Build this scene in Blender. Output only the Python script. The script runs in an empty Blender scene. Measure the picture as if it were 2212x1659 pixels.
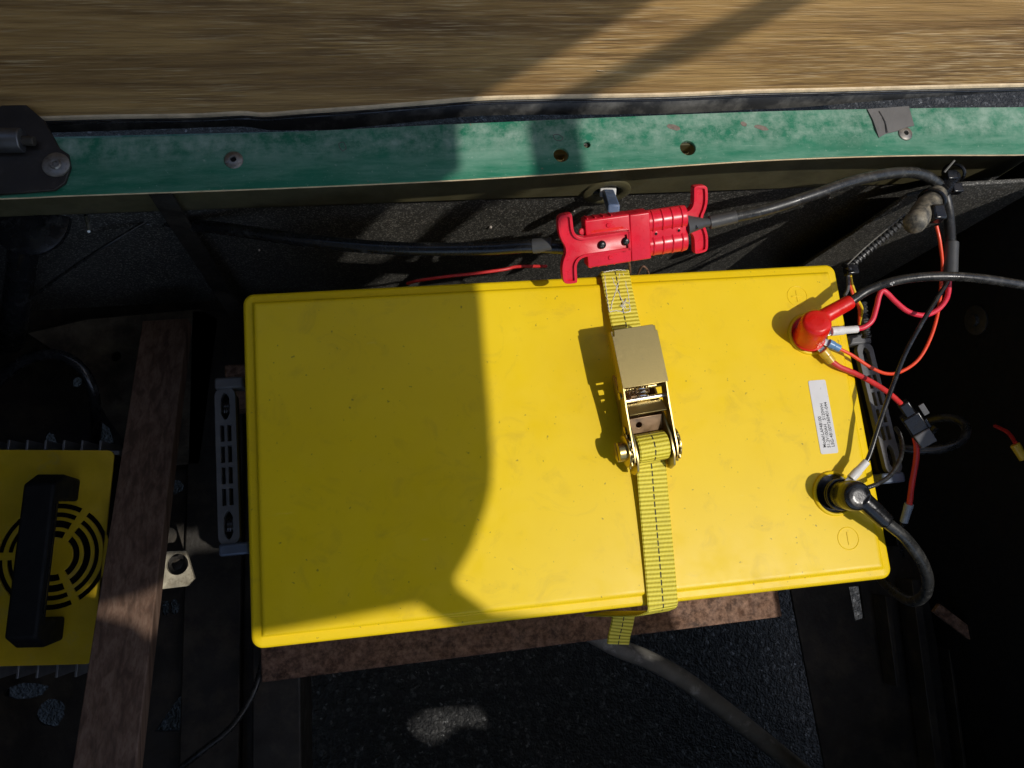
import bpy, bmesh, math, random
from mathutils import Vector, Matrix
random.seed(7)
S = bpy.context.scene
COL = S.collection
R_ = math.radians
GZ = 0.55                      # height of the battery lid above the asphalt

# ------------------------------------------------------------------ camera
ROT = Matrix(((0.98901316, -0.09355797, 0.11445471), (0.06894271, 0.97680593, 0.20272415), (-0.1307665, -0.19260603, 0.97252406)))
CAM = Vector((-0.12632928, -0.07014977, 0.59652066))
FPX, CX, CY = 1597.0, 1106.0, 829.5
cam = bpy.data.cameras.new('camera'); cob = bpy.data.objects.new('camera', cam); COL.objects.link(cob)
cam.sensor_width = 36; cam.lens = 36 * FPX / 2212; cam.clip_start = 0.01; cam.clip_end = 500
cob.matrix_world = Matrix.Translation(CAM + Vector((0, 0, GZ))) @ ROT.transposed().to_4x4()
S.camera = cob

# ------------------------------------------------------------------ light
SX, SY = 0.42, -0.32           # horizontal run towards the sun per metre of height
el = math.atan2(1, math.hypot(SX, SY))
w = bpy.data.worlds.new('World'); S.world = w; w.use_nodes = True
sky = w.node_tree.nodes.new('ShaderNodeTexSky'); sky.sky_type = 'NISHITA'; sky.sun_disc = False
sky.sun_elevation = el; sky.sun_rotation = math.atan2(SX, SY); sky.air_density = 1; sky.dust_density = 1.5
bg = w.node_tree.nodes['Background']; bg.inputs[1].default_value = 0.14
w.node_tree.links.new(sky.outputs[0], bg.inputs[0])
sl = bpy.data.lights.new('sun', 'SUN'); sl.energy = 2.8; sl.angle = R_(0.53); sl.color = (1, 0.955, 0.88)
so = bpy.data.objects.new('sun', sl); COL.objects.link(so)
so.rotation_euler = Vector((SX, SY, 1)).to_track_quat('Z', 'Y').to_euler(); so.location = (1, -1, 3)
S.view_settings.view_transform = 'Standard'; S.view_settings.look = 'None'
S.view_settings.exposure = 0.0; S.view_settings.gamma = 1

# ------------------------------------------------------------------ helpers
def V(*a): return Vector(a)
def U(u, v, z):                # the place at height z that lies on this line of sight
    d = ROT.transposed() @ V((u - CX) / FPX, -(v - CY) / FPX, -1)
    return CAM + d * ((z - CAM.z) / d.z)
def UY(u, v, y):
    d = ROT.transposed() @ V((u - CX) / FPX, -(v - CY) / FPX, -1)
    return CAM + d * ((y - CAM.y) / d.y)
def spline(pts, n=8, closed=False):
    P = [Vector(p) for p in pts]
    if len(P) == 2: return [P[0].lerp(P[1], i / n) for i in range(n + 1)]
    out = []
    for i in range(len(P) - 1):
        p0 = P[i - 1] if i else P[0] * 2 - P[1]
        p1, p2 = P[i], P[i + 1]
        p3 = P[i + 2] if i + 2 < len(P) else P[-1] * 2 - P[-2]
        for k in range(n):
            t = k / n
            out.append(0.5 * ((2 * p1) + (p2 - p0) * t + (2 * p0 - 5 * p1 + 4 * p2 - p3) * t * t + (3 * p1 - p0 - 3 * p2 + p3) * t ** 3))
    out.append(P[-1]); return out
def frame(o, x, y):            # matrix with the given origin, x and (roughly) y
    x = Vector(x).normalized(); z = x.cross(Vector(y)).normalized(); y = z.cross(x)
    return Matrix(((x.x, y.x, z.x, o[0]), (x.y, y.y, z.y, o[1]), (x.z, y.z, z.z, o[2]), (0, 0, 0, 1)))
def rr(w_, h_, r, n=6, cx=0, cy=0):
    o = []
    for (sx, sy, a0) in ((1, 1, 0), (-1, 1, 90), (-1, -1, 180), (1, -1, 270)):
        for k in range(n + 1):
            a = R_(a0 + 90 * k / n)
            o.append((cx + sx * (w_ / 2 - r) + r * math.cos(a), cy + sy * (h_ / 2 - r) + r * math.sin(a)))
    return o
def circ(r, n=24, cx=0, cy=0, a0=0): return [(cx + r * math.cos(2 * math.pi * k / n + a0), cy + r * math.sin(2 * math.pi * k / n + a0)) for k in range(n)]

class MB:
    def __init__(s): s.v = []; s.f = []; s.uv = {}
    def add(s, vs, fs, M=None):
        b = len(s.v)
        s.v += [(M @ Vector(p)) if M else Vector(p) for p in vs]
        s.f += [tuple(i + b for i in f) for f in fs]; return s
    def box(s, c, d, M=None):
        x, y, z = [q / 2 for q in d]
        vs = [Vector(c) + V(a * x, b * y, e * z) for a in (-1, 1) for b in (-1, 1) for e in (-1, 1)]
        return s.add(vs, [(0, 1, 3, 2), (4, 6, 7, 5), (0, 4, 5, 1), (2, 3, 7, 6), (0, 2, 6, 4), (1, 5, 7, 3)], M)
    def tube(s, pts, r, n=14, M=None, cap=True):
        P = [Vector(p) for p in pts]; m = len(P)
        rs = r if isinstance(r, (list, tuple)) else [r] * m
        T = [(P[min(i + 1, m - 1)] - P[max(i - 1, 0)]).normalized() for i in range(m)]
        a = T[0].orthogonal().normalized(); vs = []; fs = []
        for i in range(m):
            a = (a - T[i] * a.dot(T[i])).normalized(); b = T[i].cross(a)
            for k in range(n):
                t = 2 * math.pi * k / n; vs.append(P[i] + (a * math.cos(t) + b * math.sin(t)) * rs[i])
        for i in range(m - 1):
            for k in range(n):
                k2 = (k + 1) % n; fs.append((i * n + k, i * n + k2, (i + 1) * n + k2, (i + 1) * n + k))
        if cap: fs.append(tuple(range(n))[::-1]); fs.append(tuple((m - 1) * n + k for k in range(n)))
        return s.add(vs, fs, M)
    def lathe(s, prof, M=None, n=32):       # prof: (radius, z); open ends are capped
        vs = []; fs = []
        for (r, z) in prof:
            for k in range(n):
                t = 2 * math.pi * k / n; vs.append((r * math.cos(t), r * math.sin(t), z))
        m = len(prof)
        for i in range(m - 1):
            for k in range(n):
                k2 = (k + 1) % n; fs.append((i * n + k, i * n + k2, (i + 1) * n + k2, (i + 1) * n + k))
        fs.append(tuple(range(n))[::-1]); fs.append(tuple((m - 1) * n + k for k in range(n)))
        return s.add(vs, fs, M)
    def ring(s, prof, M=None, n=40):        # closed profile turned about z
        m = len(prof); vs = [(r * math.cos(2 * math.pi * k / n), r * math.sin(2 * math.pi * k / n), z) for (r, z) in prof for k in range(n)]
        fs = [(i * n + k, i * n + (k + 1) % n, ((i + 1) % m) * n + (k + 1) % n, ((i + 1) % m) * n + k) for i in range(m) for k in range(n)]
        return s.add(vs, fs, M)
    def torus(s, R, r, M=None, n=40, m=8, z=0):
        vs = []; fs = []
        for i in range(n):
            a = 2 * math.pi * i / n
            for k in range(m):
                b = 2 * math.pi * k / m
                vs.append(((R + r * math.cos(b)) * math.cos(a), (R + r * math.cos(b)) * math.sin(a), z + r * math.sin(b)))
        for i in range(n):
            for k in range(m):
                fs.append((i * m + k, ((i + 1) % n) * m + k, ((i + 1) % n) * m + (k + 1) % m, i * m + (k + 1) % m))
        return s.add(vs, fs, M)
    def prism(s, poly, z0, z1, M=None):
        n = len(poly)
        vs = [(p[0], p[1], z0) for p in poly] + [(p[0], p[1], z1) for p in poly]
        fs = [tuple(range(n))[::-1], tuple(range(n, 2 * n))] + [(k, (k + 1) % n, n + (k + 1) % n, n + k) for k in range(n)]
        return s.add(vs, fs, M)
    def loft(s, rings, M=None):             # rings: lists of 3-D points, same count
        n = len(rings[0]); vs = [p for r in rings for p in r]; fs = []
        for i in range(len(rings) - 1):
            for k in range(n):
                k2 = (k + 1) % n; fs.append((i * n + k, i * n + k2, (i + 1) * n + k2, (i + 1) * n + k))
        fs.append(tuple(range(n))[::-1]); fs.append(tuple((len(rings) - 1) * n + k for k in range(n)))
        return s.add(vs, fs, M)
    def ribbon(s, pts, wdir, wid, th):      # a strap with u across and v along in metres
        P = [Vector(p) for p in pts]; m = len(P); wd = Vector(wdir).normalized()
        vs = []; d = 0; uv = []
        for i in range(m):
            t = (P[min(i + 1, m - 1)] - P[max(i - 1, 0)]).normalized()
            n_ = wd.cross(t).normalized(); a = t.cross(n_).normalized()
            if a.dot(wd) < 0: a = -a
            if i: d += (P[i] - P[i - 1]).length
            for (q, e) in ((-.5, .5), (-.46, 1), (0, 1.0), (.46, 1), (.5, .5), (.46, 0), (0, 0), (-.46, 0)):
                vs.append(P[i] + a * q * wid + n_ * (e - .5) * th * (1 if n_.z >= 0 or True else -1)); uv.append((q + .5, d))
        b = len(s.v); fs = []
        for i in range(m - 1):
            for k in range(8):
                k2 = (k + 1) % 8; fs.append((i * 8 + k, i * 8 + k2, (i + 1) * 8 + k2, (i + 1) * 8 + k))
        fs.append(tuple(range(8))[::-1]); fs.append(tuple((m - 1) * 8 + k for k in range(8)))
        for i, q in enumerate(uv): s.uv[b + i] = q
        return s.add(vs, fs)
    def build(s, name, mat, parent=None, bevel=0, seg=2, smooth=True, angle=40, base=None):
        off = ORG[parent] if parent else (Vector(base) if base else V(0, 0, 0))
        me = bpy.data.meshes.new(name); me.from_pydata([p - off for p in s.v], [], s.f); me.update()
        bm = bmesh.new(); bm.from_mesh(me); bmesh.ops.recalc_face_normals(bm, faces=bm.faces); bm.to_mesh(me); bm.free()
        if s.uv:
            l = me.uv_layers.new(name='UVMap')
            for lp in me.loops: l.data[lp.index].uv = s.uv.get(lp.vertex_index, (0, 0))
        return finish(name, me, mat, parent, bevel, seg, smooth, angle, off)
ORG = {}
def finish(name, me, mat, parent, bevel, seg, smooth, angle, off):
    me.materials.clear(); me.materials.append(MT[mat] if isinstance(mat, str) else mat)
    if smooth:
        for p in me.polygons: p.use_smooth = True
        me.set_sharp_from_angle(angle=R_(angle))
    o = bpy.data.objects.new(name, me); COL.objects.link(o)
    if parent: o.parent = parent; ORG[o] = ORG[parent]
    else: o.location = off + V(0, 0, GZ); ORG[o] = off
    if bevel:
        b = o.modifiers.new('bevel', 'BEVEL'); b.width = bevel; b.segments = seg; b.limit_method = 'ANGLE'; b.angle_limit = R_(35); b.harden_normals = False
    return o
def thing(name, label, cat, base, group=None):
    o = bpy.data.objects.new(name, None); COL.objects.link(o); o.empty_display_size = .02
    o.location = Vector(base) + V(0, 0, GZ); ORG[o] = Vector(base)
    tag(o, label, cat, group); return o
def tag(o, label, cat, group=None):
    o['label'] = label; o['category'] = cat
    if group: o['group'] = group
    return o
def plate(name, outer, holes, th, M, mat, parent, bevel=0.0, base=None, smooth=True):   # flat sheet with real holes
    cu = bpy.data.curves.new('tmp', 'CURVE'); cu.dimensions = '2D'; cu.fill_mode = 'BOTH'
    cu.extrude = max(th / 2 - bevel, 1e-5); cu.bevel_depth = bevel; cu.bevel_resolution = 2
    for lp in [outer] + list(holes):
        sp = cu.splines.new('POLY'); sp.points.add(len(lp) - 1); sp.use_cyclic_u = True
        for p, q in zip(sp.points, lp): p.co = (q[0], q[1], 0, 1)
    o = bpy.data.objects.new('tmp', cu); COL.objects.link(o)
    dg = bpy.context.evaluated_depsgraph_get(); dg.update()
    me = bpy.data.meshes.new_from_object(o.evaluated_get(dg)); me.name = name
    bpy.data.objects.remove(o); bpy.data.curves.remove(cu)
    off = ORG[parent] if parent else (Vector(base) if base else V(0, 0, 0))
    me.transform(Matrix.Translation(-off) @ M); me.update()
    return finish(name, me, mat, parent, 0, 0, smooth, 40, off)
def text(name, body, size, M, mat, parent, th=0.0001, bold=0.0):
    cu = bpy.data.curves.new('tmp', 'FONT'); cu.body = body; cu.size = size; cu.extrude = th; cu.offset = bold
    o = bpy.data.objects.new('tmp', cu); COL.objects.link(o)
    dg = bpy.context.evaluated_depsgraph_get(); dg.update()
    me = bpy.data.meshes.new_from_object(o.evaluated_get(dg)); bpy.data.objects.remove(o)
    me.transform(Matrix.Translation(-ORG[parent]) @ M); me.update()
    return finish(name, me, mat, parent, 0, 0, False, 40, ORG[parent])

# ------------------------------------------------------------------ materials
MT = {}
def nodes(name):
    m = bpy.data.materials.new(name); m.use_nodes = True; MT[name] = m
    nt = m.node_tree; return m, nt, nt.nodes['Principled BSDF'], nt.links
def nz(nt, scale, detail=4, vec=None, rough=.55, dist=0):
    n = nt.nodes.new('ShaderNodeTexNoise'); n.inputs['Scale'].default_value = scale; n.inputs['Detail'].default_value = detail
    n.inputs['Roughness'].default_value = rough; n.inputs['Distortion'].default_value = dist
    if vec: nt.links.new(vec, n.inputs['Vector'])
    return n.outputs['Fac']
def ramp(nt, src, stops):
    r = nt.nodes.new('ShaderNodeValToRGB'); e = r.color_ramp.elements
    while len(e) < len(stops): e.new(.5)
    for q, (p, c) in zip(e, stops): q.position = p; q.color = (*c, 1) if len(c) == 3 else c
    nt.links.new(src, r.inputs[0]); return r.outputs[0]
def g(x): return (x, x, x)
def mix(nt, fac, a, b, mode='MIX'):
    m = nt.nodes.new('ShaderNodeMix'); m.data_type = 'RGBA'; m.blend_type = mode
    for s_, val in ((m.inputs[0], fac), (m.inputs[6], a), (m.inputs[7], b)):
        if hasattr(val, 'is_output'): nt.links.new(val, s_)
        elif isinstance(val, (int, float)): s_.default_value = val
        else: s_.default_value = (*val, 1)
    return m.outputs[2]
def bump(nt, h, strength, dist, bsdf, prev=None):
    b = nt.nodes.new('ShaderNodeBump'); b.inputs['Strength'].default_value = strength; b.inputs['Distance'].default_value = dist
    nt.links.new(h, b.inputs['Height'])
    if prev: nt.links.new(prev, b.inputs['Normal'])
    nt.links.new(b.outputs[0], bsdf.inputs['Normal']); return b.outputs[0]
def objc(nt, scale=(1, 1, 1)):
    t = nt.nodes.new('ShaderNodeTexCoord'); m = nt.nodes.new('ShaderNodeMapping'); m.inputs['Scale'].default_value = scale
    nt.links.new(t.outputs['Object'], m.inputs[0]); return m.outputs[0]
def pm(name, col, rough=.5, metal=0, var=.25, vs=60, bs=400, bst=.1, bd=.0005, dirt=None, dirt_lo=.55, dirt_hi=.75, ds=30, spec=.5, coat=0, rv=.15):
    m, nt, b, L = nodes(name); c = objc(nt)
    dk = tuple(x * (1 - var) for x in col); lt = tuple(min(1, x * (1 + var * .5)) for x in col)
    base = ramp(nt, nz(nt, vs, 5, c), [(.3, dk), (.7, lt)])
    if dirt: base = mix(nt, ramp(nt, nz(nt, ds, 8, c, .7), [(dirt_lo, g(0)), (dirt_hi, g(1))]), base, dirt)
    L.new(base, b.inputs['Base Color'])
    L.new(ramp(nt, nz(nt, vs * 1.7, 6, c), [(.3, g(max(0, rough - rv))), (.7, g(min(1, rough + rv)))]), b.inputs['Roughness'])
    b.inputs['Metallic'].default_value = metal; b.inputs['Specular IOR Level'].default_value = spec; b.inputs['Coat Weight'].default_value = coat
    if bst: bump(nt, nz(nt, bs, 4, c), bst, bd, b)
    return m

# battery plastic: yellow, fine grain, faint smears and dark specks
m, nt, b, L = nodes('battery_plastic'); c = objc(nt)
base = ramp(nt, nz(nt, 9, 6, c, .6), [(.3, (.80, .545, .004)), (.7, (.86, .60, .006))])
base = mix(nt, ramp(nt, nz(nt, 28, 8, c, .7, 1.2), [(.54, g(0)), (.74, g(.5))]), base, (.56, .38, .02))
base = mix(nt, ramp(nt, nz(nt, 260, 2, c, .5), [(.715, g(0)), (.765, g(.7))]), base, (.25, .17, .02))
cs = objc(nt, (30, 160, 30))
base = mix(nt, ramp(nt, nz(nt, 1.0, 5, cs, .6), [(.70, g(0)), (.78, g(.4))]), base, (.9, .72, .2))
L.new(base, b.inputs['Base Color'])
L.new(ramp(nt, nz(nt, 40, 8, c, .7), [(.3, g(.30)), (.7, g(.5))]), b.inputs['Roughness'])
b.inputs['Specular IOR Level'].default_value = .32
bump(nt, nz(nt, 900, 2, c), .12, .0004, b)

# plywood
m, nt, b, L = nodes('plywood'); c1 = objc(nt, (1.5, 26, 26)); c2 = objc(nt, (13, 380, 380)); c3 = objc(nt, (.8, 7, 7)); c4 = objc(nt, (30, 900, 900)); c5 = objc(nt, (5, 120, 120)); c6 = objc(nt, (4, 14, 14))
f1 = nz(nt, 1.0, 7, c1, .62, .9); f2 = nz(nt, 1.0, 4, c2, .6, .2); f3 = nz(nt, 1.0, 4, c3, .5, .8); f4 = nz(nt, 1.0, 3, c4, .6, .1); f5 = nz(nt, 1.0, 5, c5, .6, .6); f6 = nz(nt, 1.0, 4, c6, .6, .5)
base = ramp(nt, f3, [(.28, (.30, .160, .046)), (.5, (.46, .275, .095)), (.70, (.60, .40, .175))])
base = mix(nt, ramp(nt, f1, [(.34, g(.9)), (.44, g(.35)), (.54, g(0))]), base, (.13, .062, .018))
base = mix(nt, ramp(nt, f5, [(.34, g(.6)), (.48, g(0))]), base, (.17, .088, .028))
patch = ramp(nt, f6, [(.40, g(.15)), (.62, g(1))])
def mulf(nt, a, b_):
    n = nt.nodes.new('ShaderNodeMath'); n.operation = 'MULTIPLY'; nt.links.new(a, n.inputs[0]); nt.links.new(b_, n.inputs[1]); return n.outputs[0]
base = mix(nt, mulf(nt, ramp(nt, f2, [(.36, g(.85)), (.50, g(0))]), patch), base, (.12, .060, .020))
base = mix(nt, mulf(nt, ramp(nt, f4, [(.36, g(.8)), (.50, g(0))]), patch), base, (.15, .080, .030))
base = mix(nt, mulf(nt, ramp(nt, f4, [(.54, g(0)), (.68, g(.7))]), patch), base, (.74, .56, .33))
KN = objc(nt, (1, 2.1, 2.1)); vm = nt.nodes.new('ShaderNodeVectorMath'); vm.operation = 'DISTANCE'; L.new(KN, vm.inputs[0]); vm.inputs[1].default_value = (.435, -.017, .115)
wob = nt.nodes.new('ShaderNodeMath'); wob.operation = 'MULTIPLY_ADD'; L.new(nz(nt, 30, 3, KN), wob.inputs[0]); wob.inputs[1].default_value = .012; L.new(vm.outputs['Value'], wob.inputs[2])
base = mix(nt, ramp(nt, wob.outputs[0], [(.006, g(.85)), (.012, g(.25)), (.017, g(.7)), (.021, g(.1)), (.026, g(.5)), (.034, g(0))]), base, (.10, .048, .016))
L.new(base, b.inputs['Base Color']); b.inputs['Roughness'].default_value = .50; b.inputs['Specular IOR Level'].default_value = .45
n1 = bump(nt, f2, .8, .0012, b); bump(nt, f4, .7, .0007, b, n1)

# bare softwood batten
m, nt, b, L = nodes('batten_wood'); c1 = objc(nt, (150, 2.0, 150)); c2 = objc(nt, (600, 9, 600))
base = ramp(nt, nz(nt, 1, 4, c1, .5, .5), [(.35, (.085, .048, .030)), (.5, (.165, .098, .064)), (.65, (.215, .135, .092))])
base = mix(nt, ramp(nt, nz(nt, 1, 3, c2), [(.35, g(.5)), (.55, g(0))]), base, (.10, .045, .025))
L.new(base, b.inputs['Base Color']); b.inputs['Roughness'].default_value = .75
bump(nt, nz(nt, 1, 3, c2), .3, .0006, b)

# green rail paint with chalky dust
m, nt, b, L = nodes('green_paint'); c = objc(nt); c1 = objc(nt, (6, 30, 30)); c2 = objc(nt, (14, 400, 400))
base = ramp(nt, nz(nt, 25, 5, c), [(.3, (.014, .140, .076)), (.7, (.024, .185, .105))])
dm = ramp(nt, nz(nt, 1, 8, c1, .72), [(.46, g(0)), (.72, g(.6))])
base = mix(nt, dm, base, (.25, .41, .32))
sy_ = nt.nodes.new('ShaderNodeSeparateXYZ'); L.new(c, sy_.inputs[0])
band = nt.nodes.new('ShaderNodeMapRange'); band.inputs[1].default_value = -.012; band.inputs[2].default_value = .006; L.new(sy_.outputs[1], band.inputs[0])
bn_ = nt.nodes.new('ShaderNodeMath'); bn_.operation = 'MULTIPLY'; L.new(band.outputs[0], bn_.inputs[0]); L.new(ramp(nt, nz(nt, 60, 9, c, .75), [(.40, g(0)), (.70, g(.75))]), bn_.inputs[1])
base = mix(nt, bn_.outputs[0], base, (.36, .46, .39))
base = mix(nt, ramp(nt, nz(nt, 300, 4, c, .6), [(.63, g(0)), (.74, g(.5))]), base, (.34, .44, .36))
base = mix(nt, ramp(nt, nz(nt, 1, 3, c2), [(.66, g(0)), (.74, g(.4))]), base, (.28, .42, .34))
base = mix(nt, ramp(nt, nz(nt, 130, 5, c, .6), [(.70, g(0)), (.74, g(.8))]), base, (.22, .17, .12))
L.new(base, b.inputs['Base Color']); L.new(ramp(nt, nz(nt, 1, 8, c1, .72), [(.4, g(.34)), (.7, g(.65))]), b.inputs['Roughness'])
bump(nt, nz(nt, 300, 4, c), .1, .0004, b); b.inputs['Specular IOR Level'].default_value = .25

# black grainy liner: matt, pale specks paint in grit and its sun sparkle
m, nt, b, L = nodes('black_liner'); c = objc(nt)
base = ramp(nt, nz(nt, 14, 6, c, .65), [(.3, (.026, .025, .022)), (.7, (.058, .055, .047))])
base = mix(nt, ramp(nt, nz(nt, 620, 4, c, .65), [(.53, g(0)), (.68, g(.9))]), base, (.40, .38, .33))
base = mix(nt, ramp(nt, nz(nt, 55, 6, c, .7), [(.66, g(0)), (.80, g(.6))]), base, (.13, .12, .10))
L.new(base, b.inputs['Base Color']); b.inputs['Roughness'].default_value = .62
bump(nt, nz(nt, 800, 4, c), .5, .0008, b)

# asphalt
m, nt, b, L = nodes('asphalt'); c0 = objc(nt)
nn = nt.nodes.new('ShaderNodeTexNoise'); nn.inputs['Scale'].default_value = 90; nn.inputs['Detail'].default_value = 4; L.new(c0, nn.inputs['Vector'])
va = nt.nodes.new('ShaderNodeVectorMath'); va.operation = 'MULTIPLY_ADD'; L.new(nn.outputs['Color'], va.inputs[0]); va.inputs[1].default_value = (.011, .011, .011); L.new(c0, va.inputs[2]); c = va.outputs[0]
def vor(sc):
    v_ = nt.nodes.new('ShaderNodeTexVoronoi'); v_.inputs['Scale'].default_value = sc; L.new(c, v_.inputs['Vector'])
    s_ = nt.nodes.new('ShaderNodeSeparateColor'); L.new(v_.outputs['Color'], s_.inputs[0]); return v_.outputs['Distance'], s_.outputs[0]
d1, k1 = vor(105); d2, k2 = vor(270)
base = ramp(nt, k1, [(0, (.014, .014, .015)), (.55, (.022, .022, .022)), (.85, (.048, .048, .048)), (1, (.11, .11, .11))])
fine = ramp(nt, k2, [(0, (.010, .010, .011)), (.7, (.020, .020, .020)), (.93, (.06, .06, .06)), (1, (.22, .22, .22))])
base = mix(nt, ramp(nt, nz(nt, 160, 3, c0), [(.42, g(0)), (.54, g(1))]), base, fine)
base = mix(nt, ramp(nt, d1, [(.45, g(0)), (.72, g(.9))]), base, (.008, .008, .009))
L.new(base, b.inputs['Base Color']); b.inputs['Roughness'].default_value = .7
hh = mix(nt, .5, ramp(nt, d1, [(0, g(1)), (.8, g(0))]), ramp(nt, d2, [(0, g(1)), (.8, g(0))]))
bump(nt, hh, 1, .005, b)

# woven strap: uv gives across / along
m, nt, b, L = nodes('webbing'); t = nt.nodes.new('ShaderNodeTexCoord'); sp = nt.nodes.new('ShaderNodeSeparateXYZ'); L.new(t.outputs['UV'], sp.inputs[0])
def mth(nt, op, a, bb=None):
    n = nt.nodes.new('ShaderNodeMath'); n.operation = op
    for i, q in enumerate((a, bb)):
        if q is None: continue
        if hasattr(q, 'is_output'): nt.links.new(q, n.inputs[i])
        else: n.inputs[i].default_value = q
    return n.outputs[0]
rib = mth(nt, 'SINE', mth(nt, 'MULTIPLY', sp.outputs[1], 2 * math.pi / .0034))
thr = mth(nt, 'SINE', mth(nt, 'MULTIPLY', sp.outputs[0], 2 * math.pi * 22))
h = mth(nt, 'ADD', mth(nt, 'MULTIPLY', rib, .5), mth(nt, 'MULTIPLY', thr, .18))
base = ramp(nt, mth(nt, 'ADD', mth(nt, 'MULTIPLY', h, .7), .5), [(.10, (.34, .26, .010)), (.38, (.70, .57, .035)), (.95, (.88, .77, .12))])
ln = mth(nt, 'LESS_THAN', mth(nt, 'ABSOLUTE', mth(nt, 'SUBTRACT', sp.outputs[0], .5)), .022)
ds = mth(nt, 'LESS_THAN', mth(nt, 'FRACT', mth(nt, 'MULTIPLY', sp.outputs[1], 1 / .0062)), .72)
base = mix(nt, mth(nt, 'MULTIPLY', ln, ds), base, (.03, .03, .02))
c = objc(nt); base = mix(nt, ramp(nt, nz(nt, 90, 5, c), [(.5, g(0)), (.8, g(.2))]), base, (.35, .30, .08))
L.new(base, b.inputs['Base Color']); b.inputs['Roughness'].default_value = .55; b.inputs['Specular IOR Level'].default_value = .3
bump(nt, h, .6, .0006, b)

pm('zinc_gold', (.43, .335, .14), .35, 1, .06, 900, 2500, .06, .0002, dirt=(.30, .25, .14), dirt_lo=.56, dirt_hi=.80, ds=60, rv=.05)
pm('zinc_bronze', (.30, .20, .12), .42, 1, .3, 60, 300, .1)
pm('bright_steel', (.75, .73, .70), .28, 1, .2, 80, 300, .1)
pm('brass', (.62, .43, .16), .4, 1, .3, 90, 300, .15)
pm('red_plastic', (.70, .010, .030), .30, 0, .10, 60, 900, .06, .0003, spec=.5, rv=.08)
pm('red_rubber', (.72, .012, .006), .32, 0, .15, 70, 700, .08, .0003, dirt=(.45, .05, .03), dirt_lo=.62, dirt_hi=.8, ds=150)
pm('red_dish', (.55, .006, .012), .25, 0, .1)
pm('crimson_wire', (.72, .030, .060), .35, 0, .1, 60, 500, .05)
pm('orange_wire', (.85, .075, .025), .35, 0, .1, 60, 500, .05)
pm('red_wire', (.60, .032, .030), .4, 0, .2, 60, 500, .08, dirt=(.5, .16, .13), dirt_lo=.6, dirt_hi=.8, ds=200)
pm('yellow_wire', (.80, .55, .02), .4)
pm('black_rubber', (.014, .014, .015), .24, 0, .3, 60, 600, .12, .0004, dirt=(.09, .088, .08), dirt_lo=.56, dirt_hi=.8, ds=70)
pm('dusty_cable', (.020, .020, .019), .32, 0, .35, 50, 700, .2, .0005, dirt=(.10, .096, .085), dirt_lo=.50, dirt_hi=.80, ds=160)
pm('heat_shrink', (.052, .052, .052), .5, 0, .2, 60, 500, .1)
pm('black_plastic', (.008, .008, .0085), .24, 0, .3, 60, 500, .15, .0005)
pm('black_matt', (.007, .007, .007), .7, 0, .3, 60, 500, .2, .0005, spec=.2)
pm('grey_plastic', (.12, .12, .125), .5, 0, .2, 60, 500, .12, dirt=(.16, .15, .14), ds=60)
pm('dusty_plug', (.05, .048, .042), .6, 0, .5, 90, 400, .3, .0006, dirt=(.26, .23, .17), dirt_lo=.42, dirt_hi=.66, ds=110)
pm('white_nylon', (.72, .71, .68), .45, 0, .12, 90, 400, .1, dirt=(.45, .42, .36), dirt_lo=.6, dirt_hi=.8, ds=150)
pm('blue_nylon', (.12, .27, .48), .35, 0, .2, 90, 400, .1)
pm('blue_grey_plug', (.13, .18, .30), .5, 0, .25, 90, 400, .15, dirt=(.4, .38, .33), dirt_lo=.55, dirt_hi=.75, ds=160)
pm('gold_nylon', (.66, .42, .03), .35, 0, .2, 90, 400, .1)
pm('clear_splice', (.28, .32, .37), .3, 0, .2)
pm('sticker', (.63, .63, .63), .5, 0, .06, 60, 500, .06, dirt=(.45, .43, .40), dirt_lo=.62, dirt_hi=.70, ds=220)
pm('ink', (.03, .03, .035), .6, 0, .1, bst=0)
pm('white_thread', (.70, .68, .60), .8, 0, .3, 300, 900, .3)
pm('tape', (.13, .125, .12), .75, 0, .25, 40, 300, .4, .0008)
pm('rivet_metal', (.30, .28, .25), .4, .8, .3, 120, 500, .2, dirt=(.16, .12, .09), dirt_lo=.5, dirt_hi=.7, ds=200)
pm('knuckle_metal', (.16, .16, .165), .4, .8, .2, 60, 300, .15)
pm('hinge_metal', (.055, .048, .043), .45, .7, .3, 40, 300, .2, dirt=(.10, .08, .07), ds=40)
pm('rubber_trim', (.028, .029, .030), .55, 0, .35, 30, 400, .25, .0006, dirt=(.17, .165, .15), dirt_lo=.46, dirt_hi=.72, ds=25)
pm('raw_ply_edge', (.68, .53, .33), .7, 0, .3, 70, 400, .5, .001)
pm('olive_shade_washer', (.10, .088, .042), .55, 0, .35, 30, 300, .2, dirt=(.06, .05, .03), ds=30)  # olive shade colour for the upper wall strip, also used on the washer
pm('rust', (.085, .040, .022), .8, 0, .5, 45, 300, .8, .0015, dirt=(.40, .235, .155), dirt_lo=.40, dirt_hi=.80, ds=150)
pm('dark_steel', (.030, .026, .021), .55, .2, .5, 30, 250, .5, .001, dirt=(.075, .060, .042), dirt_lo=.48, dirt_hi=.75, ds=22)
pm('tan_plate', (.46, .41, .30), .55, 0, .5, 70, 250, .4, .001, dirt=(.14, .11, .07), dirt_lo=.46, dirt_hi=.66, ds=90)
pm('mud_plate', (.16, .135, .095), .7, 0, .5, 30, 250, .4, .001, dirt=(.05, .04, .03), dirt_lo=.42, dirt_hi=.62, ds=25)
pm('hose_grey', (.20, .19, .165), .6, 0, .3, 50, 400, .3, .0008, dirt=(.5, .49, .45), dirt_lo=.56, dirt_hi=.72, ds=40)
pm('charger_yellow', (.62, .42, .012), .45, 0, .15, 40, 500, .1, dirt=(.40, .32, .10), dirt_lo=.55, dirt_hi=.8, ds=40)
pm('aluminium', (.32, .32, .33), .5, .8, .2, 60, 300, .15)
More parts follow.
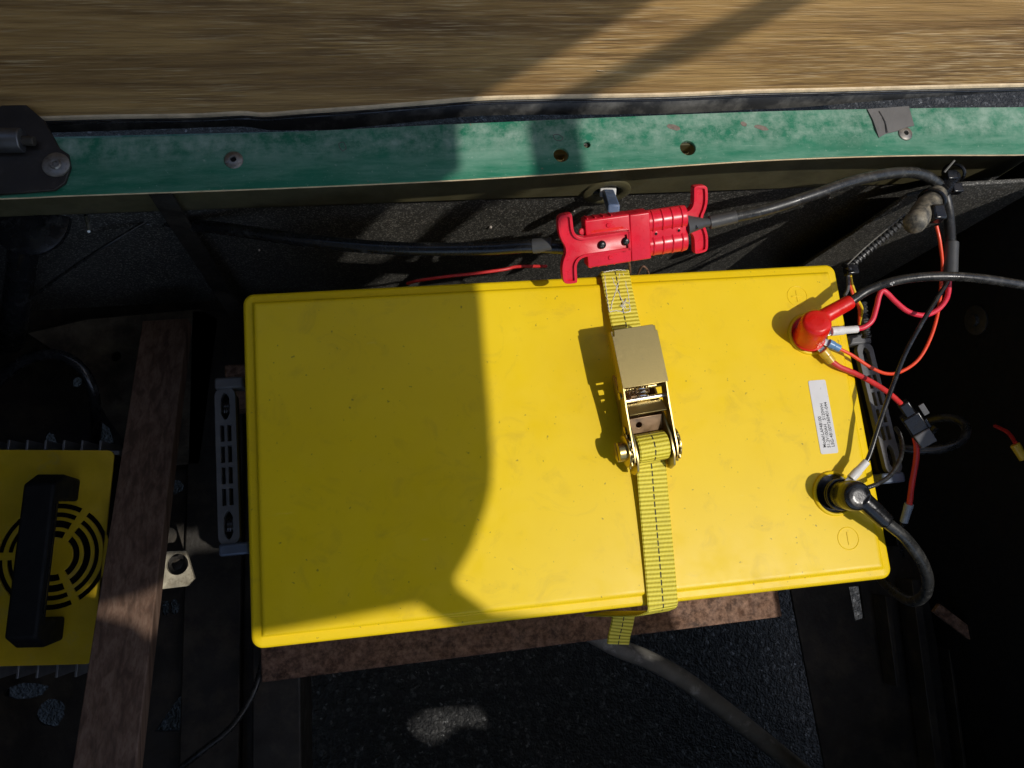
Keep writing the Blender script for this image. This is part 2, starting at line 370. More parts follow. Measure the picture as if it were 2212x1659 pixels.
pm('shade_panel_skin', (.30, .30, .28), .6, 0, .2)  # skin of the added overhead panel and left sky blocker
pm('white_paint', (.7, .7, .68), .5, 0, .1)
pm('paint_chip', (.20, .16, .13), .8, 0, .4, 200, 900, .4)
pm('grit', (.55, .48, .42), .8, 0, .4, 200)
pm('skylit_blue_plate', (.12, .15, .21), .4, .2, .2, 60)  # blue of the skylight painted into the lower handle mounts

# ------------------------------------------------------------------ setting: asphalt
bm_ = MB(); N = 40
bm_.add([(-60, -60, -GZ), (60, -60, -GZ), (60, 60, -GZ), (-60, 60, -GZ)], [(0, 1, 2, 3)])
o = bm_.build('ground', 'asphalt', smooth=False); o['kind'] = 'structure'; o['label'] = 'dark coarse asphalt ground under the vehicle'; o['category'] = 'ground'

# ------------------------------------------------------------------ vehicle body round the battery
RZ = .05                         # height of the green rail
body = thing('vehicle_body', 'open vehicle compartment with green top rail and black grainy inner wall', 'vehicle', (0, .235, -GZ))
top = [(-20, 296), (150, 300), (600, 287), (1000, 268), (1600, 243), (2000, 234), (2260, 231)]
bot = [(2260, 330), (2000, 332), (1800, 337), (1600, 346), (1300, 366), (1000, 385), (600, 403), (150, 419), (-20, 426)]
T3 = [V(-.70, .253)] + [U(u, v, RZ).xy for u, v in top] + [V(.62, .262)]
B3 = [V(.62, .217)] + [U(u, v, RZ).xy for u, v in bot] + [V(-.70, .206)]
sm = lambda L_: [p.xy for p in spline([(q.x, q.y, 0) for q in L_], 5)]
RT, RB = sm(T3), sm(B3)
holes = []
for (u, v, r) in ((1486, 319, .0073), (1212, 334, .0068), (1268, 312, .0034)):
    p = U(u, v, RZ); holes.append(circ(r, 28, p.x, p.y))
rail = plate('rail', [tuple(p) for p in RT + RB], holes, .0034, Matrix.Translation((0, 0, RZ - .0017)), 'green_paint', body, .0006)
edge = MB(); edge.tube([V(p.x, p.y - .0001, RZ - .0019) for p in RB], .0011, 8); edge.build('worn_edge', 'raw_ply_edge', rail)
def rivet(u, v, z, r, par):
    p = U(u, v, z); M = Matrix.Translation(p)
    a = MB().lathe([(r, -.0004), (r, .0003), (r * .93, .0010), (r * .45, .0019), (r * .34, .0019), (r * .30, .0006)], M, 28)
    o = a.build('rivet', 'rivet_metal', par)
    MB().lathe([(r * .29, .0004), (r * .29, .0008), (r * .12, .0009)], M, 16).build('rivet_core', 'black_matt', o)
    return o
rivet(505, 346, RZ, .0072, rail); rivet(1955, 289, RZ, .0066, rail); rivet(1271, 313, RZ - .0055, .0030, rail)
for (u, v) in ((1209, 338), (1479, 324)):     # brass bolts seen down in the holes
    p = U(u, v, RZ - .016)
    MB().lathe([(.0044, -.012), (.0044, .0), (.0038, .0006)], Matrix.Translation(p), 20).build('bolt', 'brass', rail)
for (u, v, a, q) in ((1455, 275, .006, .0028), (1645, 276, .0062, .0024), (1606, 268, .003, .0022), (1206, 297, .004, .003), (740, 316, .003, .004)):
    p = U(u, v, RZ); n = 16
    pl = [(p.x + a * math.cos(2 * math.pi * k / n) * (.8 + .3 * random.random()), p.y + q * math.sin(2 * math.pi * k / n) * (.8 + .3 * random.random()) - .25 * a * math.cos(2 * math.pi * k / n)) for k in range(n)]
    if u in (1206, 740): MB().tube([V(x, y, RZ + .00005) for x, y in pl + pl[:1]], .00028, 6).build('scratch', 'tape', rail)
    else: MB().prism(pl, RZ - .0002, RZ + .00025).build('paint_chip', 'paint_chip', rail)

# black rear wall under the rail, with a cable hole
WY = .236
Mw = frame((0, WY, 0), (1, 0, 0), (0, 0, 1))          # local x along, local y up
hp = UY(1310, 408, WY)
wall = plate('rear_wall', [(-.75, -.40), (.70, -.40), (.70, RZ - .0036), (-.75, RZ - .0036)], [circ(.0135, 32, hp.x, hp.z)], .003, Mw @ Matrix.Translation((0, 0, -.0015)), 'black_liner', body)
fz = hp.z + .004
plate('shade_strip', [(-.75, fz - .012), (.40, fz - .012), (.66, fz + .02), (.66, RZ - .004), (-.75, RZ - .004)], [circ(.0138, 32, hp.x, hp.z)], .0016, Mw @ Matrix.Translation((0, 0, .0012)), 'olive_shade_washer', wall)  # thin sheet coloured as the olive shade under the rail
Mg = frame((hp.x, WY - .0022, hp.z), (1, 0, 0), (0, 0, 1))
MB().ring([(.0225, -.0010), (.0225, .0022), (.0205, .0030), (.0155, .0030), (.0138, .0020), (.0136, -.0026)], Mg, 40).build('washer', 'olive_shade_washer', wall)
MB().box((hp.x, WY + .03, hp.z), (.12, .004, .12)).build('back_plate', 'black_matt', wall)
MB().box((-.02, WY + .045, -.25), (1.45, .003, .50)).build('outer_skin', 'green_paint', body)
# side wall on the right, front wall, each out towards the body sides
MB().prism([(.2320, -.38), (.2320, .045), (.00, .050), (-.03, .30), (-.495, .30), (-.495, -.38)], 0, .006, Matrix(((0, 0, 1, .472), (1, 0, 0, 0), (0, 1, 0, 0), (0, 0, 0, 1)))).build('side_wall', 'black_matt', body)  # front part raised to shade the frame plate
MB().box((-.62, -.09, .21), (.006, .70, 1.18)).build('side_wall', 'black_matt', body)  # built tall to block sky light from the left
Mf = frame((0, -.500, 0), (1, 0, 0), (0, 0, 1))
plate('front_wall', [(-.75, -.548), (.60, -.548), (.60, .05), (-.75, .05)], [[(.04, -.12), (.20, -.12), (.20, .040), (.04, .040)]], .003, Mf, 'black_matt', body)  # hole cut to let a sun patch reach the asphalt
Mb_ = Matrix(((0, 0, -1, .4718), (1, 0, 0, U(2130, 690, -.10).y), (0, -1, 0, -.10), (0, 0, 0, 1)))
MB().lathe([(.016, 0), (.016, .0016), (.0145, .0024), (.007, .0026), (.006, .006), (.004, .0065)], Mb_, 28).build('bolt', 'dark_steel', body)
# gusset in the rear right corner
gq = [UY(u, v, .200) for u, v in ((1680, 640), (1690, 604), (1850, 500), (1960, 425), (2050, 402), (2230, 392), (2230, 900), (1720, 900))]
MB().prism([(p.x, p.z) for p in gq], 0, .004, frame((0, .204, 0), (1, 0, 0), (0, 0, 1))).build('gusset', 'black_liner', body, .001)
# floor on the left with holes, frame beams and the battery tray
FZ = -.30
def hole(u, v, a, bb, n=18, z=FZ, rot=0):
    p = U(u, v, z); o = []
    for k in range(n):
        t = 2 * math.pi * k / n; x = a * math.cos(t) * (.85 + .3 * random.random()); y = bb * math.sin(t) * (.85 + .3 * random.random())
        o.append((p.x + x * math.cos(rot) - y * math.sin(rot), p.y + x * math.sin(rot) + y * math.cos(rot)))
    return o
def px(poly, z): return [tuple(U(u, v, z).xy) for u, v in poly]
fl = px([(-200, 560), (520, 640), (560, 1700), (-200, 1800)], FZ)
fh = [px([(193, 912), (215, 908), (236, 925), (246, 955), (222, 960), (210, 940)], FZ), hole(107, 957, .007, .012), hole(380, 1052, .008, .008), hole(56, 1493, .022, .008), hole(110, 1540, .014, .014),
      px([(335, 1580), (395, 1490), (420, 1455), (415, 1580)], FZ), px([(413, 1165), (423, 1160), (425, 1250), (412, 1252)], FZ), hole(358, 1313, .005, .008), hole(376, 1312, .006, .008),
      hole(196, 755, .005, .004), hole(140, 730, .004, .004), hole(165, 825, .006, .006), hole(487, 760, .008, .03)]
plate('floor_plate', fl, fh, .004, Matrix.Translation((0, 0, FZ - .002)), 'dark_steel', body)
# tan upright plate and bracket beside the batten
Mt = U(385, 1222, -.20)
plate('bracket', px([(300, 1192), (402, 1190), (420, 1250), (404, 1266), (330, 1275), (300, 1275)], -.20), [circ(.0105, 24, *U(383, 1219, -.20).xy)], .004, Matrix.Translation((0, 0, -.202)), 'tan_plate', body)
MB().box((U(318, 1235, -.25).x, U(318, 1235, -.25).y, -.252), (.012, .03, .095)).build('bracket_post', 'dark_steel', body)
MB().lathe([(.0060, -.006), (.0060, .0005), (.005, .0010)], Matrix.Translation(U(383, 1219, -.240)), 6).build('bolt', 'dark_steel', body)
plate('inner_panel', px([(60, 720), (190, 690), (430, 668), (470, 690), (430, 1000), (310, 1010), (230, 900), (180, 800)], -.285), [circ(.006, 12, *U(250, 770, -.285).xy)], .004, Matrix.Translation((0, 0, -.287)), 'mud_plate', body)
def beam(name, c, d, mat, rot=0, bev=.002):
    M = Matrix.Translation(c) @ Matrix.Rotation(rot, 4, 'Z')
    return MB().box((0, 0, 0), d, M).build(name, mat, body, bev)
pa, pb = U(612, 1560, -.26), U(455, 1500, -.27)
beam('frame_beam', (pa.x - .003, -.09, -.30), (.050, .62, .08), 'dark_steel', R_(-1.5))
beam('frame_beam', (pb.x, -.09, -.32), (.062, .62, .07), 'dark_steel', R_(-2))
ra = U(1850, 1560, -.27)
slot = px([(1834, 1268), (1858, 1266), (1868, 1336), (1848, 1342)], -.27)
plate('frame_plate', px([(1690, 1180), (2010, 1180), (2140, 1900), (1830, 1900)], -.27), [slot], .004, Matrix.Translation((0, 0, -.272)), 'dark_steel', body)
for (u, v0, v1, z, wd, h_) in ((1903, 1285, 1480, -.255, .006, .025), (1960, 1250, 1800, -.25, .010, .03), (2040, 1400, 1800, -.26, .004, .02)):
    a, c_ = U(u, v0, z), U(u + (v1 - v0) * .13, v1, z)
    M = frame((a + c_) / 2, c_ - a, (0, 0, 1)); MB().box((0, -h_ / 2 * 0, 0), ((c_ - a).length, h_, wd), M).build('rib', 'dark_steel', body, .0008)
a, c_ = U(2020, 1312, -.22), U(2280, 1510, -.20)
M = frame((a + c_) / 2, c_ - a, (0, 1, 0)); MB().box((0, 0, 0), ((c_ - a).length, .012, .008), M).build('rusty_bar', 'rust', body, .001)
a, c_ = U(2020, 1350, -.30), U(2260, 1580, -.26)
M = frame((a + c_) / 2, c_ - a, (0, 1, 0)); MB().box((0, 0, 0), ((c_ - a).length, .022, .008), M).build('rusty_bar', 'dark_steel', body, .001)
# tray: two cross bars under the battery and end posts down to the beams
beam('tray_bar', (-.02, -.170, -.235), (.56, .050, .030), 'rust', R_(.5), .0015)
beam('tray_bar', (-.02, .110, -.235), (.62, .050, .030), 'rust', 0, .0015)
beam('tray_bar', (.10, -.03, -.236), (.05, .24, .026), 'dark_steel', 0, .0015)
# unseen panel added overhead, cut so its outline and gaps throw the shade
RH = 1.0
MB().box((-.505, -.06, .43), (.006, .64, .74)).build('sky_blocker', 'shade_panel_skin', body)  # unseen sheet added to cut sky light on the left
shade_outline = [(.30, .62), (.28, .43), (.20, .375), (.14, .347), (.095, .322), (.019, .295), (.002, .271), (.003, .226), (-.020, .215), (-.026, .188), (-.066, .140), (-.067, .061), (-.067, .02), (-.0685, -.016), (-.071, -.034),
            (-.077, -.052), (-.090, -.080), (-.106, -.103), (-.104, -.110), (-.078, -.133), (.05, -.158), (.16, -.190), (.225, -.234), (.240, -.300), (.275, -.345), (.33, -.350), (.70, -.350), (.70, -.66), (-1.1, -.66), (-1.1, .62)]
gap_a = [(-.119, .172), (-.119, .194), (-.112, .223), (-.099, .232), (-.098, .270), (-.079, .296), (-.03, .321), (.008, .343), (.05, .37), (.14, .37), (.098, .347), (.045, .323), (-.017, .296), (-.041, .270), (-.039, .226), (-.056, .215), (-.055, .191), (-.07, .174)]
gap_b = [(-.136, -.119), (-.206, -.1250), (-.26, -.129), (-.315, -.128), (-.332, -.133), (-.378, -.139), (-.335, -.153), (-.325, -.163), (-.285, -.172), (-.266, -.150), (-.20, -.150), (-.12, -.151), (-.098, -.147), (-.113, -.137)]
Mr = Matrix.Translation((SX * RH, SY * RH, RH))
plate('shade_panel', shade_outline, [gap_a, gap_b, [(.064, -.505), (.095, -.486), (.168, -.498), (.174, -.520), (.135, -.513), (.100, -.534), (.078, -.526)]], .002, Mr, 'shade_panel_skin', body)
for x_, y_ in ((-.66, .28), (-.66, -.42)):
    MB().tube([(x_, y_, .0), (x_ + .03, y_ + (.0 if y_ > 0 else -.25), RH)], .016, 12).build('shade_post', 'black_plastic', body)  # posts under the added overhead panel
# grit caught on the ledges
for (u, v, r) in ((1852, 527, .0016), (1783, 606, .0016), (1640, 447, .0012), (1240, 455, .0012), (1060, 490, .0016), (560, 540, .0012)):
    p = UY(u, v, WY - .0015); bmx = MB()
    bmx.lathe([(r * .3, -r), (r, -r * .3), (r * .8, r * .5), (r * .2, r * .9)], Matrix.Translation(p - V(0, r * .2, 0)) @ Matrix.Rotation(random.random() * 3, 4, 'X'), 6).build('grit', 'grit', body)

# ------------------------------------------------------------------ hinge, tape, plywood lid
hg = thing('hinge', 'worn grey steel hinge riveted to the green rail', 'hinge', U(60, 400, RZ))
hq = px([(-60, 262), (40, 215), (95, 262), (128, 322), (147, 335), (152, 362), (140, 395), (118, 410), (-60, 424)], RZ + .002)
plate('leaf', hq, [], .003, Matrix.Translation((0, 0, RZ + .0018)), 'hinge_metal', hg, .0006)
a, c_ = U(-70, 303, RZ + .008), U(50, 303, RZ + .008)
MB().tube([a, c_], .0088, 20).build('knuckle', 'knuckle_metal', hg, .0008)
MB().tube([c_ - V(.004, 0, 0), c_ + V(.008, -.001, 0)], .0035, 14).build('pin', 'dark_steel', hg, .0006)
p = U(122, 357, RZ + .0035)
MB().lathe([(.0098, 0), (.0098, .0012), (.009, .0016), (.0042, .0018), (.0034, .0030), (.0022, .0030), (.0018, .0014)], Matrix.Translation(p), 30).build('rivet', 'rivet_metal', hg)

tp = thing('tape_scrap', 'scrap of grey cloth tape stuck over the green rail by a rivet', 'tape', U(1925, 262, RZ))
tq = px([(1872, 237), (1960, 232), (1968, 252), (1975, 272), (1958, 276), (1938, 284), (1912, 290), (1898, 298), (1890, 282), (1884, 262)], RZ)
n = len(tq); vs = []; ctr = U(1925, 262, RZ)
gr = MB(); gr.loft([[V(x, y, RZ + .0002) for x, y in tq], [V(x, y, RZ + .0012 + .0010 * math.sin(i * 1.7)) for i, (x, y) in enumerate(tq)]]); gr.build('strip', 'tape', tp, .0004)
MB().tube(spline([U(1900, 240, RZ + .0021), U(1912, 262, RZ + .0022), U(1918, 286, RZ + .002)], 6), .0006, 6).build('crease', 'tape', tp)

lk = .36; LY, LZ = .280, .060
lid = thing('plywood_lid', 'raised plywood lid with dark grain and pale raw lower edge', 'lid', (0, .29, .045))
def lidp(u, v):
    d = ROT.transposed() @ V((u - CX) / FPX, -(v - CY) / FPX, -1)
    return CAM + d * ((LY - CAM.y + lk * (CAM.z - LZ)) / (d.y - lk * d.z))
eb = [(-200, 262), (100, 254), (260, 250), (420, 248), (520, 243), (570, 246), (650, 240), (760, 233), (900, 222), (1040, 211), (1200, 207), (1450, 203), (1620, 196), (1800, 192), (2000, 187), (2400, 178)]
Mp = frame((0, LY, LZ), (1, 0, 0), (0, lk, 1)); Mi = Mp.inverted()
el_ = [(Mi @ lidp(u, v)).xy for u, v in eb]
el_ = [p.xy for p in spline([(q.x, q.y, 0) for q in el_], 4)]
poly = [(-.95, el_[0].y)] + [tuple(p) for p in el_] + [(1.0, el_[-1].y), (1.0, .52), (-.95, .52)]
plate('panel', poly, [], .018, Mp @ Matrix.Translation((0, 0, -.0095)), 'plywood', lid, .0004)
rb = MB(); rb.tube([Mp @ V(p.x, p.y - .0012, -.0018) for p in el_], .0027, 8); rb.build('raw_edge', 'raw_ply_edge', lid)
tr = MB(); rings = []
for i, p in enumerate(el_):
    hgt = .0165 + .0012 * math.sin(i * .31) - .010 * max(0, min(1, (p.x - .22) / .2)) - .006 * max(0, min(1, (-.18 - p.x) / .1))
    q = [(p.y - .003, -.002), (p.y - .003 - hgt * .25, .0006), (p.y - .003 - hgt, -.0005), (p.y - .003 - hgt, -.006), (p.y - .003, -.016)]
    rings.append([Mp @ V(p.x, a, b_) for a, b_ in q])
tr.loft(rings); tr.build('rubber_trim', 'rubber_trim', lid, angle=60)
MB().tube([Mp @ V(p.x, p.y - .0055, .0004) for p in el_], .0010, 6).build('trim_bead', 'black_rubber', lid)
p = lidp(1290, 152); MB().tube([p, p + V(.004, -.001, .0009), p + V(.006, -.0012, .0002)], [.0004, .0003, .0001], 5).build('splinter', 'raw_ply_edge', lid)

# ------------------------------------------------------------------ battery
BL, BW = .522, .2795
bat = thing('battery', 'large yellow lithium battery with white printed sticker strapped in the compartment', 'battery', (0, 0, -.22))
def rings(prof, L_, W_, r):
    o = []
    for (ins, z) in prof:
        o.append([V(x, y, z) for x, y in rr(L_ - 2 * ins, W_ - 2 * ins, max(r - ins, .0015), 8)])
    return o
lidb = MB(); lidb.loft(rings([(.006, -.034), (.0005, -.034), (0, -.032), (0, -.0075), (.0006, -.0055), (.0018, -.0042), (.0034, -.0036), (.0075, -.0036), (.0084, -.0032), (.0090, -.0018), (.0096, -.0006), (.0110, 0), (.013, .0001)], BL, BW, .009))
lido = lidb.build('lid', 'battery_plastic', bat, angle=50)
MB().loft(rings([(.012, -.22), (.010, -.215), (.006, -.10), (.0058, -.034)], BL, BW, .012)).build('case', 'battery_plastic', bat)
PT, NT = U(1746, 722, 0), U(1801, 1066, 0)
for (p, mt) in ((PT, 'red_dish'), (NT, 'black_plastic')):
    M = Matrix.Translation(p)
    MB().lathe([(.0190, 0), (.0189, .0016), (.0182, .0024), (.0172, .0026), (.0164, .0020), (.0160, .0004)], M, 48).build('terminal_rim', 'battery_plastic', lido)
    MB().lathe([(.0161, .0002), (.0161, .0012), (.0125, .0008), (.0105, .0012), (.0098, .0035), (.0092, .0040), (.0050, .0042)], M, 40).build('terminal_dish', mt, bat)
    MB().lathe([(.0042, .004), (.0042, .014), (.0036, .0146)], M, 16).build('stud', 'brass', bat)
for (u, v, sgn) in ((1722, 640, 1), (1832, 1163, 0)):
    p = U(u, v, 0); M = Matrix.Translation(p)
    mk = MB().torus(.0092, .00035, M, z=.0001); mk.build('polarity_ring', 'battery_plastic', lido)
    mk = MB().box((0, 0, .0003), (.0016, .0105, .0005), M)
    if sgn: mk.box((0, 0, .0004), (.0105, .0016, .0004), M)
    mk.build('polarity_mark', 'battery_plastic', lido, .0003)
# sticker
q = [U(u, v, 0) for u, v in ((1745, 822), (1782, 821), (1811, 978), (1773, 982))]
sc = (q[0] + q[1] + q[2] + q[3]) / 4; upd = ((q[0] + q[1]) - (q[2] + q[3])) / 2; acr = ((q[1] + q[2]) - (q[0] + q[3])) / 2
Ms = frame(sc, upd, -acr)                        # x runs up the sticker, y towards its left side
SLn, SWd = upd.length, acr.length
st = plate('sticker', rr(SLn, SWd, .0017, 5), [], .0004, Ms @ Matrix.Translation((0, 0, .0003)), 'sticker', bat)
x0 = -SLn / 2 + .0050; sz = .00395
for i, (tx, dx) in enumerate((('Model:LAF48100', .0004), ('51.2V100AH   5120WH', 0), ('LSG-48100Y260401-044', .0004))):
    text('lettering', tx, sz, Ms @ Matrix.Translation((x0 + dx, SWd / 2 - .0058 - i * .0038, .0006)), 'ink', st, bold=.00002)
# end handles: slotted plates standing off the case
for side in (-1, 1):
    if side < 0: tpt, bt, zc = U(487, 838, -.055), U(497, 1178, -.055), -.055
    else: tpt, bt, zc = U(1862, 742, -.072), U(1931, 1024, -.072), -.072
    ln = (tpt - bt).length; Mh = frame((tpt + bt) / 2, tpt - bt, V(-side, 0, 0) if side < 0 else V(-1, 0, 0))
    if Mh.to_3x3().col[2].z < 0: Mh = frame((tpt + bt) / 2, tpt - bt, V(-1, 0, 0))
    wd = .0165; hs = []
    for e in (-1, 1):
        cx_ = e * (ln / 2 - .0165); pl = []
        for k in range(28):
            t = 2 * math.pi * k / 28; rad = .0115 * abs(math.cos(t)) ** 1.0 * .62 + .0048
            pl.append((cx_ + rad * math.cos(t) * 1.02, .0052 * math.sin(t) * (1 if abs(math.cos(t)) > .55 else .80)))
        hs.append(pl)
    span = ln - .062
    for k in range(4):
        for e in (-1, 1):
            hs.append(rr(span / 4 - .003, .0040, .0004, 2, -span / 2 + (k + .5) * span / 4, e * .0029))
    h_ = plate('handle', rr(ln, wd, .0078, 8), hs, .006, Mh, 'grey_plastic', bat, .0005)
    MB().prism(rr(ln - .004, wd - .003, .006, 6), -.018, -.012, Mh).build('handle_back', 'black_matt', h_)
    for e in (-1, 1):
        m_ = Mh @ V(e * (ln / 2 + .0035), 0, 0)
        MB().box((m_.x - side * .004, m_.y, m_.z - .004), (.024, .010, .018)).build('handle_mount', 'skylit_blue_plate' if e < 0 else 'grey_plastic', bat, .002)
        for j in range(3):
            MB().tube(spline([Mh @ V(e * (ln / 2 - .0165) - .005, -.002 + j * .002, -.003), Mh @ V(e * (ln / 2 - .0165), .0015 * (j - 1), -.001), Mh @ V(e * (ln / 2 - .0165) + .006, -.002 + j * .002, -.004)], 4), .0011, 6).build('rope_strand', 'black_rubber', h_)

# ------------------------------------------------------------------ ratchet strap
rs = thing('ratchet_strap', 'yellow woven ratchet strap with gold buckle across the yellow battery', 'strap', (.08, 0, -.22))
wdv = (V(1, .05, 0))
A0, A1 = U(1328, 588, .0), U(1432, 1318, 0)
upper = spline([V(A0.x - .004, .1422, -.16), V(A0.x - .002, .1424, -.04), V(A0.x, .1420, -.006), U(1329, 592, .0024), U(1336, 628, .0052), U(1347, 680, .0085), U(1358, 730, .012), U(1367, 780, .015)], 8)
MB().ribbon(upper, wdv, .0252, .0018).build('upper_webbing', 'webbing', rs)
lower = spline([U(1403, 985, .011), U(1407, 1010, .0085), U(1411, 1060, .0060), U(1417, 1130, .0042), U(1424, 1210, .0030), U(1431, 1296, .0016), V(A1.x + .0004, -.1416, -.0008), V(A1.x + .000, -.1450, -.009), V(A1.x - .005, -.1500, -.04), V(A1.x - .020, -.1600, -.16)], 8)
MB().ribbon(lower, wdv, .0252, .0018).build('lower_webbing', 'webbing', rs)
tl = spline([U(1347, 1330, -.10), U(1343, 1352, -.104), U(1338, 1372, -.108), U(1335, 1390, -.112)], 8)
MB().ribbon(tl, V(1, -.10, 0), .0215, .0030).build('strap_tail', 'webbing', rs)
# sewn end of the upper strap
def onstrap(u, v, h=.0014):
    t = (v - 592) / (780 - 592); return U(u, v, .0024 + (.015 - .0024) * max(0, min(1, t)) + h)
ths = [[(1304, 588), (1318, 585), (1335, 583), (1352, 584)], [(1306, 596), (1310, 630), (1314, 660), (1317, 673)], [(1346, 592), (1356, 630), (1360, 660), (1362, 672)], [(1316, 674), (1332, 671), (1350, 675), (1362, 672)],
       [(1338, 592), (1336, 610), (1330, 630), (1322, 655), (1320, 668)], [(1322, 600), (1340, 640), (1352, 668)]]
for tpts in ths:
    pts = spline([onstrap(u, v, .0014) for u, v in tpts], 8)
    pts = [p + V(.0004 * math.sin(i * 2.1), .0003 * math.cos(i * 1.7), 0) for i, p in enumerate(pts)]
    MB().tube(pts, .00036, 6).build('stitching', 'white_thread', rs)
fr = MB()
for k in range(16):
    a = onstrap(1350 + random.uniform(-8, 12), 655 + random.uniform(-8, 14), .0012)
    fr.tube([a, a + V(random.uniform(-.004, .004), random.uniform(-.005, .004), random.uniform(.0005, .002))], .00022, 4)
fr.build('frayed_thread', 'white_thread', rs)

# buckle, local frame: x across, y towards the rear, z up, origin on the spindle
so_ = U(1405, 965, .020); sp_ = U(1380, 770, .040)
yd = V(sp_.x - so_.x, sp_.y - so_.y, 0).normalized(); MR = frame(so_, yd.cross(V(0, 0, 1)), yd)
def RM(*a): return MR @ V(*a)
Lp = (V(sp_.x, sp_.y, 0) - V(so_.x, so_.y, 0)).length
def side(x, prof, th, name, mat):                 # a cheek lying in the local y-z plane
    Mx = MR @ Matrix(((0, 0, 1, x - th / 2), (1, 0, 0, 0), (0, 1, 0, 0), (0, 0, 0, 1)))
    return MB().prism(prof, 0, th, Mx).build(name, mat, rs, .0003)
P0, P1 = Lp - .0235, Lp + .0235                   # the thumb plate along local y
hpf = [(-.004 + .016 * math.cos(R_(a)), .016 * math.sin(R_(a))) for a in range(100, 271, 17)] 
hpf = [(-.0135, .004), (-.012, -.006), (-.004, -.012), (.008, -.0115), (.030, .003), (P0, .0085), (P1, .0125), (P1, .0205), (P0, .0200), (.03, .016), (.010, .0135), (-.004, .0125), (-.011, .0095)]
for sx in (-1, 1): side(sx * .0178, hpf, .0016, 'handle_cheek', 'zinc_gold')
tpp = [(-.0186, P0), (.0186, P0), (.0186, P1 - .005), (.0168, P1 - .005), (.0160, P1), (-.0160, P1), (-.0168, P1 - .005), (-.0186, P1 - .005)]
Mt_ = MR @ Matrix.Translation((0, 0, .0203)) @ Matrix.Rotation(R_(1.0), 4, 'X')
plate('thumb_plate', tpp, [], .0016, Mt_, 'zinc_gold', rs, .0003)
bpf = [(-.020, -.006), (-.018, -.014), (.050, -.0140), (.062, -.0125), (.064, -.008), (.050, -.003), (.020, .006), (.006, .0105), (-.010, .0095), (-.018, .004)]
for sx in (-1, 1): side(sx * .0152, bpf, .0018, 'frame_cheek', 'zinc_gold')
MB().box((0, .038, -.0142), (.0290, .050, .0014), MR).build('frame_floor', 'zinc_bronze', rs, .0003)
for sx in (-1, 1):
    gp = []
    for k in range(48):
        t = 2 * math.pi * k / 48; r_ = .0150 if k % 4 < 2 else .0128; gp.append((r_ * math.cos(t), r_ * math.sin(t)))
    side(sx * .0200, gp, .0013, 'ratchet_gear', 'zinc_gold')
    Mx = MR @ Matrix(((0, 0, sx, sx * .0206), (1, 0, 0, 0), (0, sx, 0, 0), (0, 0, 0, 1)))
    MB().lathe([(.0128, 0), (.0128, .0010), (.0115, .0016), (.004, .0017)], Mx, 28).build('end_washer', 'zinc_gold', rs)
    for e in (-1, 1):
        rh = .0078 if sx < 0 else .0050; hm = [(rh * math.cos(R_(a)), e * (.0012 + rh * math.sin(R_(a)))) for a in range(0, 181, 15)]
        MB().prism(hm, .0012, .0076 if sx < 0 else .0030, Mx).build('spindle_half', 'zinc_gold', rs, .0004)
dr = []
for k in range(0, 50):                            # webbing wound on the spindle, then down to the lower run
    t = R_(-60 + k * 14.4); r_ = .0094 + .0019 * k / 50; dr.append(RM(0, r_ * math.cos(t), r_ * math.sin(t)))
MB().ribbon(dr, MR.to_3x3().col[0], .0255, .0018).build('wound_webbing', 'webbing', rs)
MB().tube([RM(-.0150, 0, 0), RM(.0150, 0, 0)], .0080, 20).build('spindle', 'zinc_gold', rs)
# pawl plate, rod and return spring
Mq = MR @ Matrix.Translation((0, .0305, .0105)) @ Matrix.Rotation(R_(-28), 4, 'X')
plate('pawl_plate', [(-.0150, -.005), (.0150, -.005), (.0150, .005), (.006, .0052), (.005, .0075), (-.005, .0075), (-.006, .0052), (-.0150, .005)], [], .0015, Mq, 'zinc_gold', rs, .0003)
plate('pawl_tab', [(-.0140, -.007), (.0140, -.007), (.0135, .006), (-.0135, .006)], [circ(.0028, 20, -.0060, 0)], .0014, MR @ Matrix.Translation((0, .0190, .0010)) @ Matrix.Rotation(R_(30), 4, 'X'), 'zinc_bronze', rs, .0003)
MB().tube([RM(-.0172, .0385, .0095), RM(.0172, .0385, .0095)], .0018, 12).build('pawl_rod', 'bright_steel', rs)
hx = [RM(.0042 * math.cos(t * .45) - .0005, .0395 + t * .00020, .0105 + .0042 * math.sin(t * .45)) for t in range(70)]
MB().tube(hx, .00065, 6).build('return_spring', 'bright_steel', rs)
hx = [RM(-.012 + t * .00026, .0455 + .0030 * math.cos(t * .6), .0085 + .0030 * math.sin(t * .6)) for t in range(70)]
MB().tube(hx, .0005, 6).build('return_spring', 'zinc_bronze', rs)
MB().tube([RM(-.0176, .0480, .0068), RM(.0176, .0480, .0068)], .0022, 12).build('strap_pin', 'zinc_gold', rs)
for y_ in (.043, .016): MB().lathe([(.0032, 0), (.0032, .0012), (.0022, .0018)], MR @ Matrix(((0, 0, -1, -.0186), (1, 0, 0, y_), (0, -1, 0, .010 if y_ > .03 else .004), (0, 0, 0, 1))), 16).build('rivet', 'zinc_gold', rs)

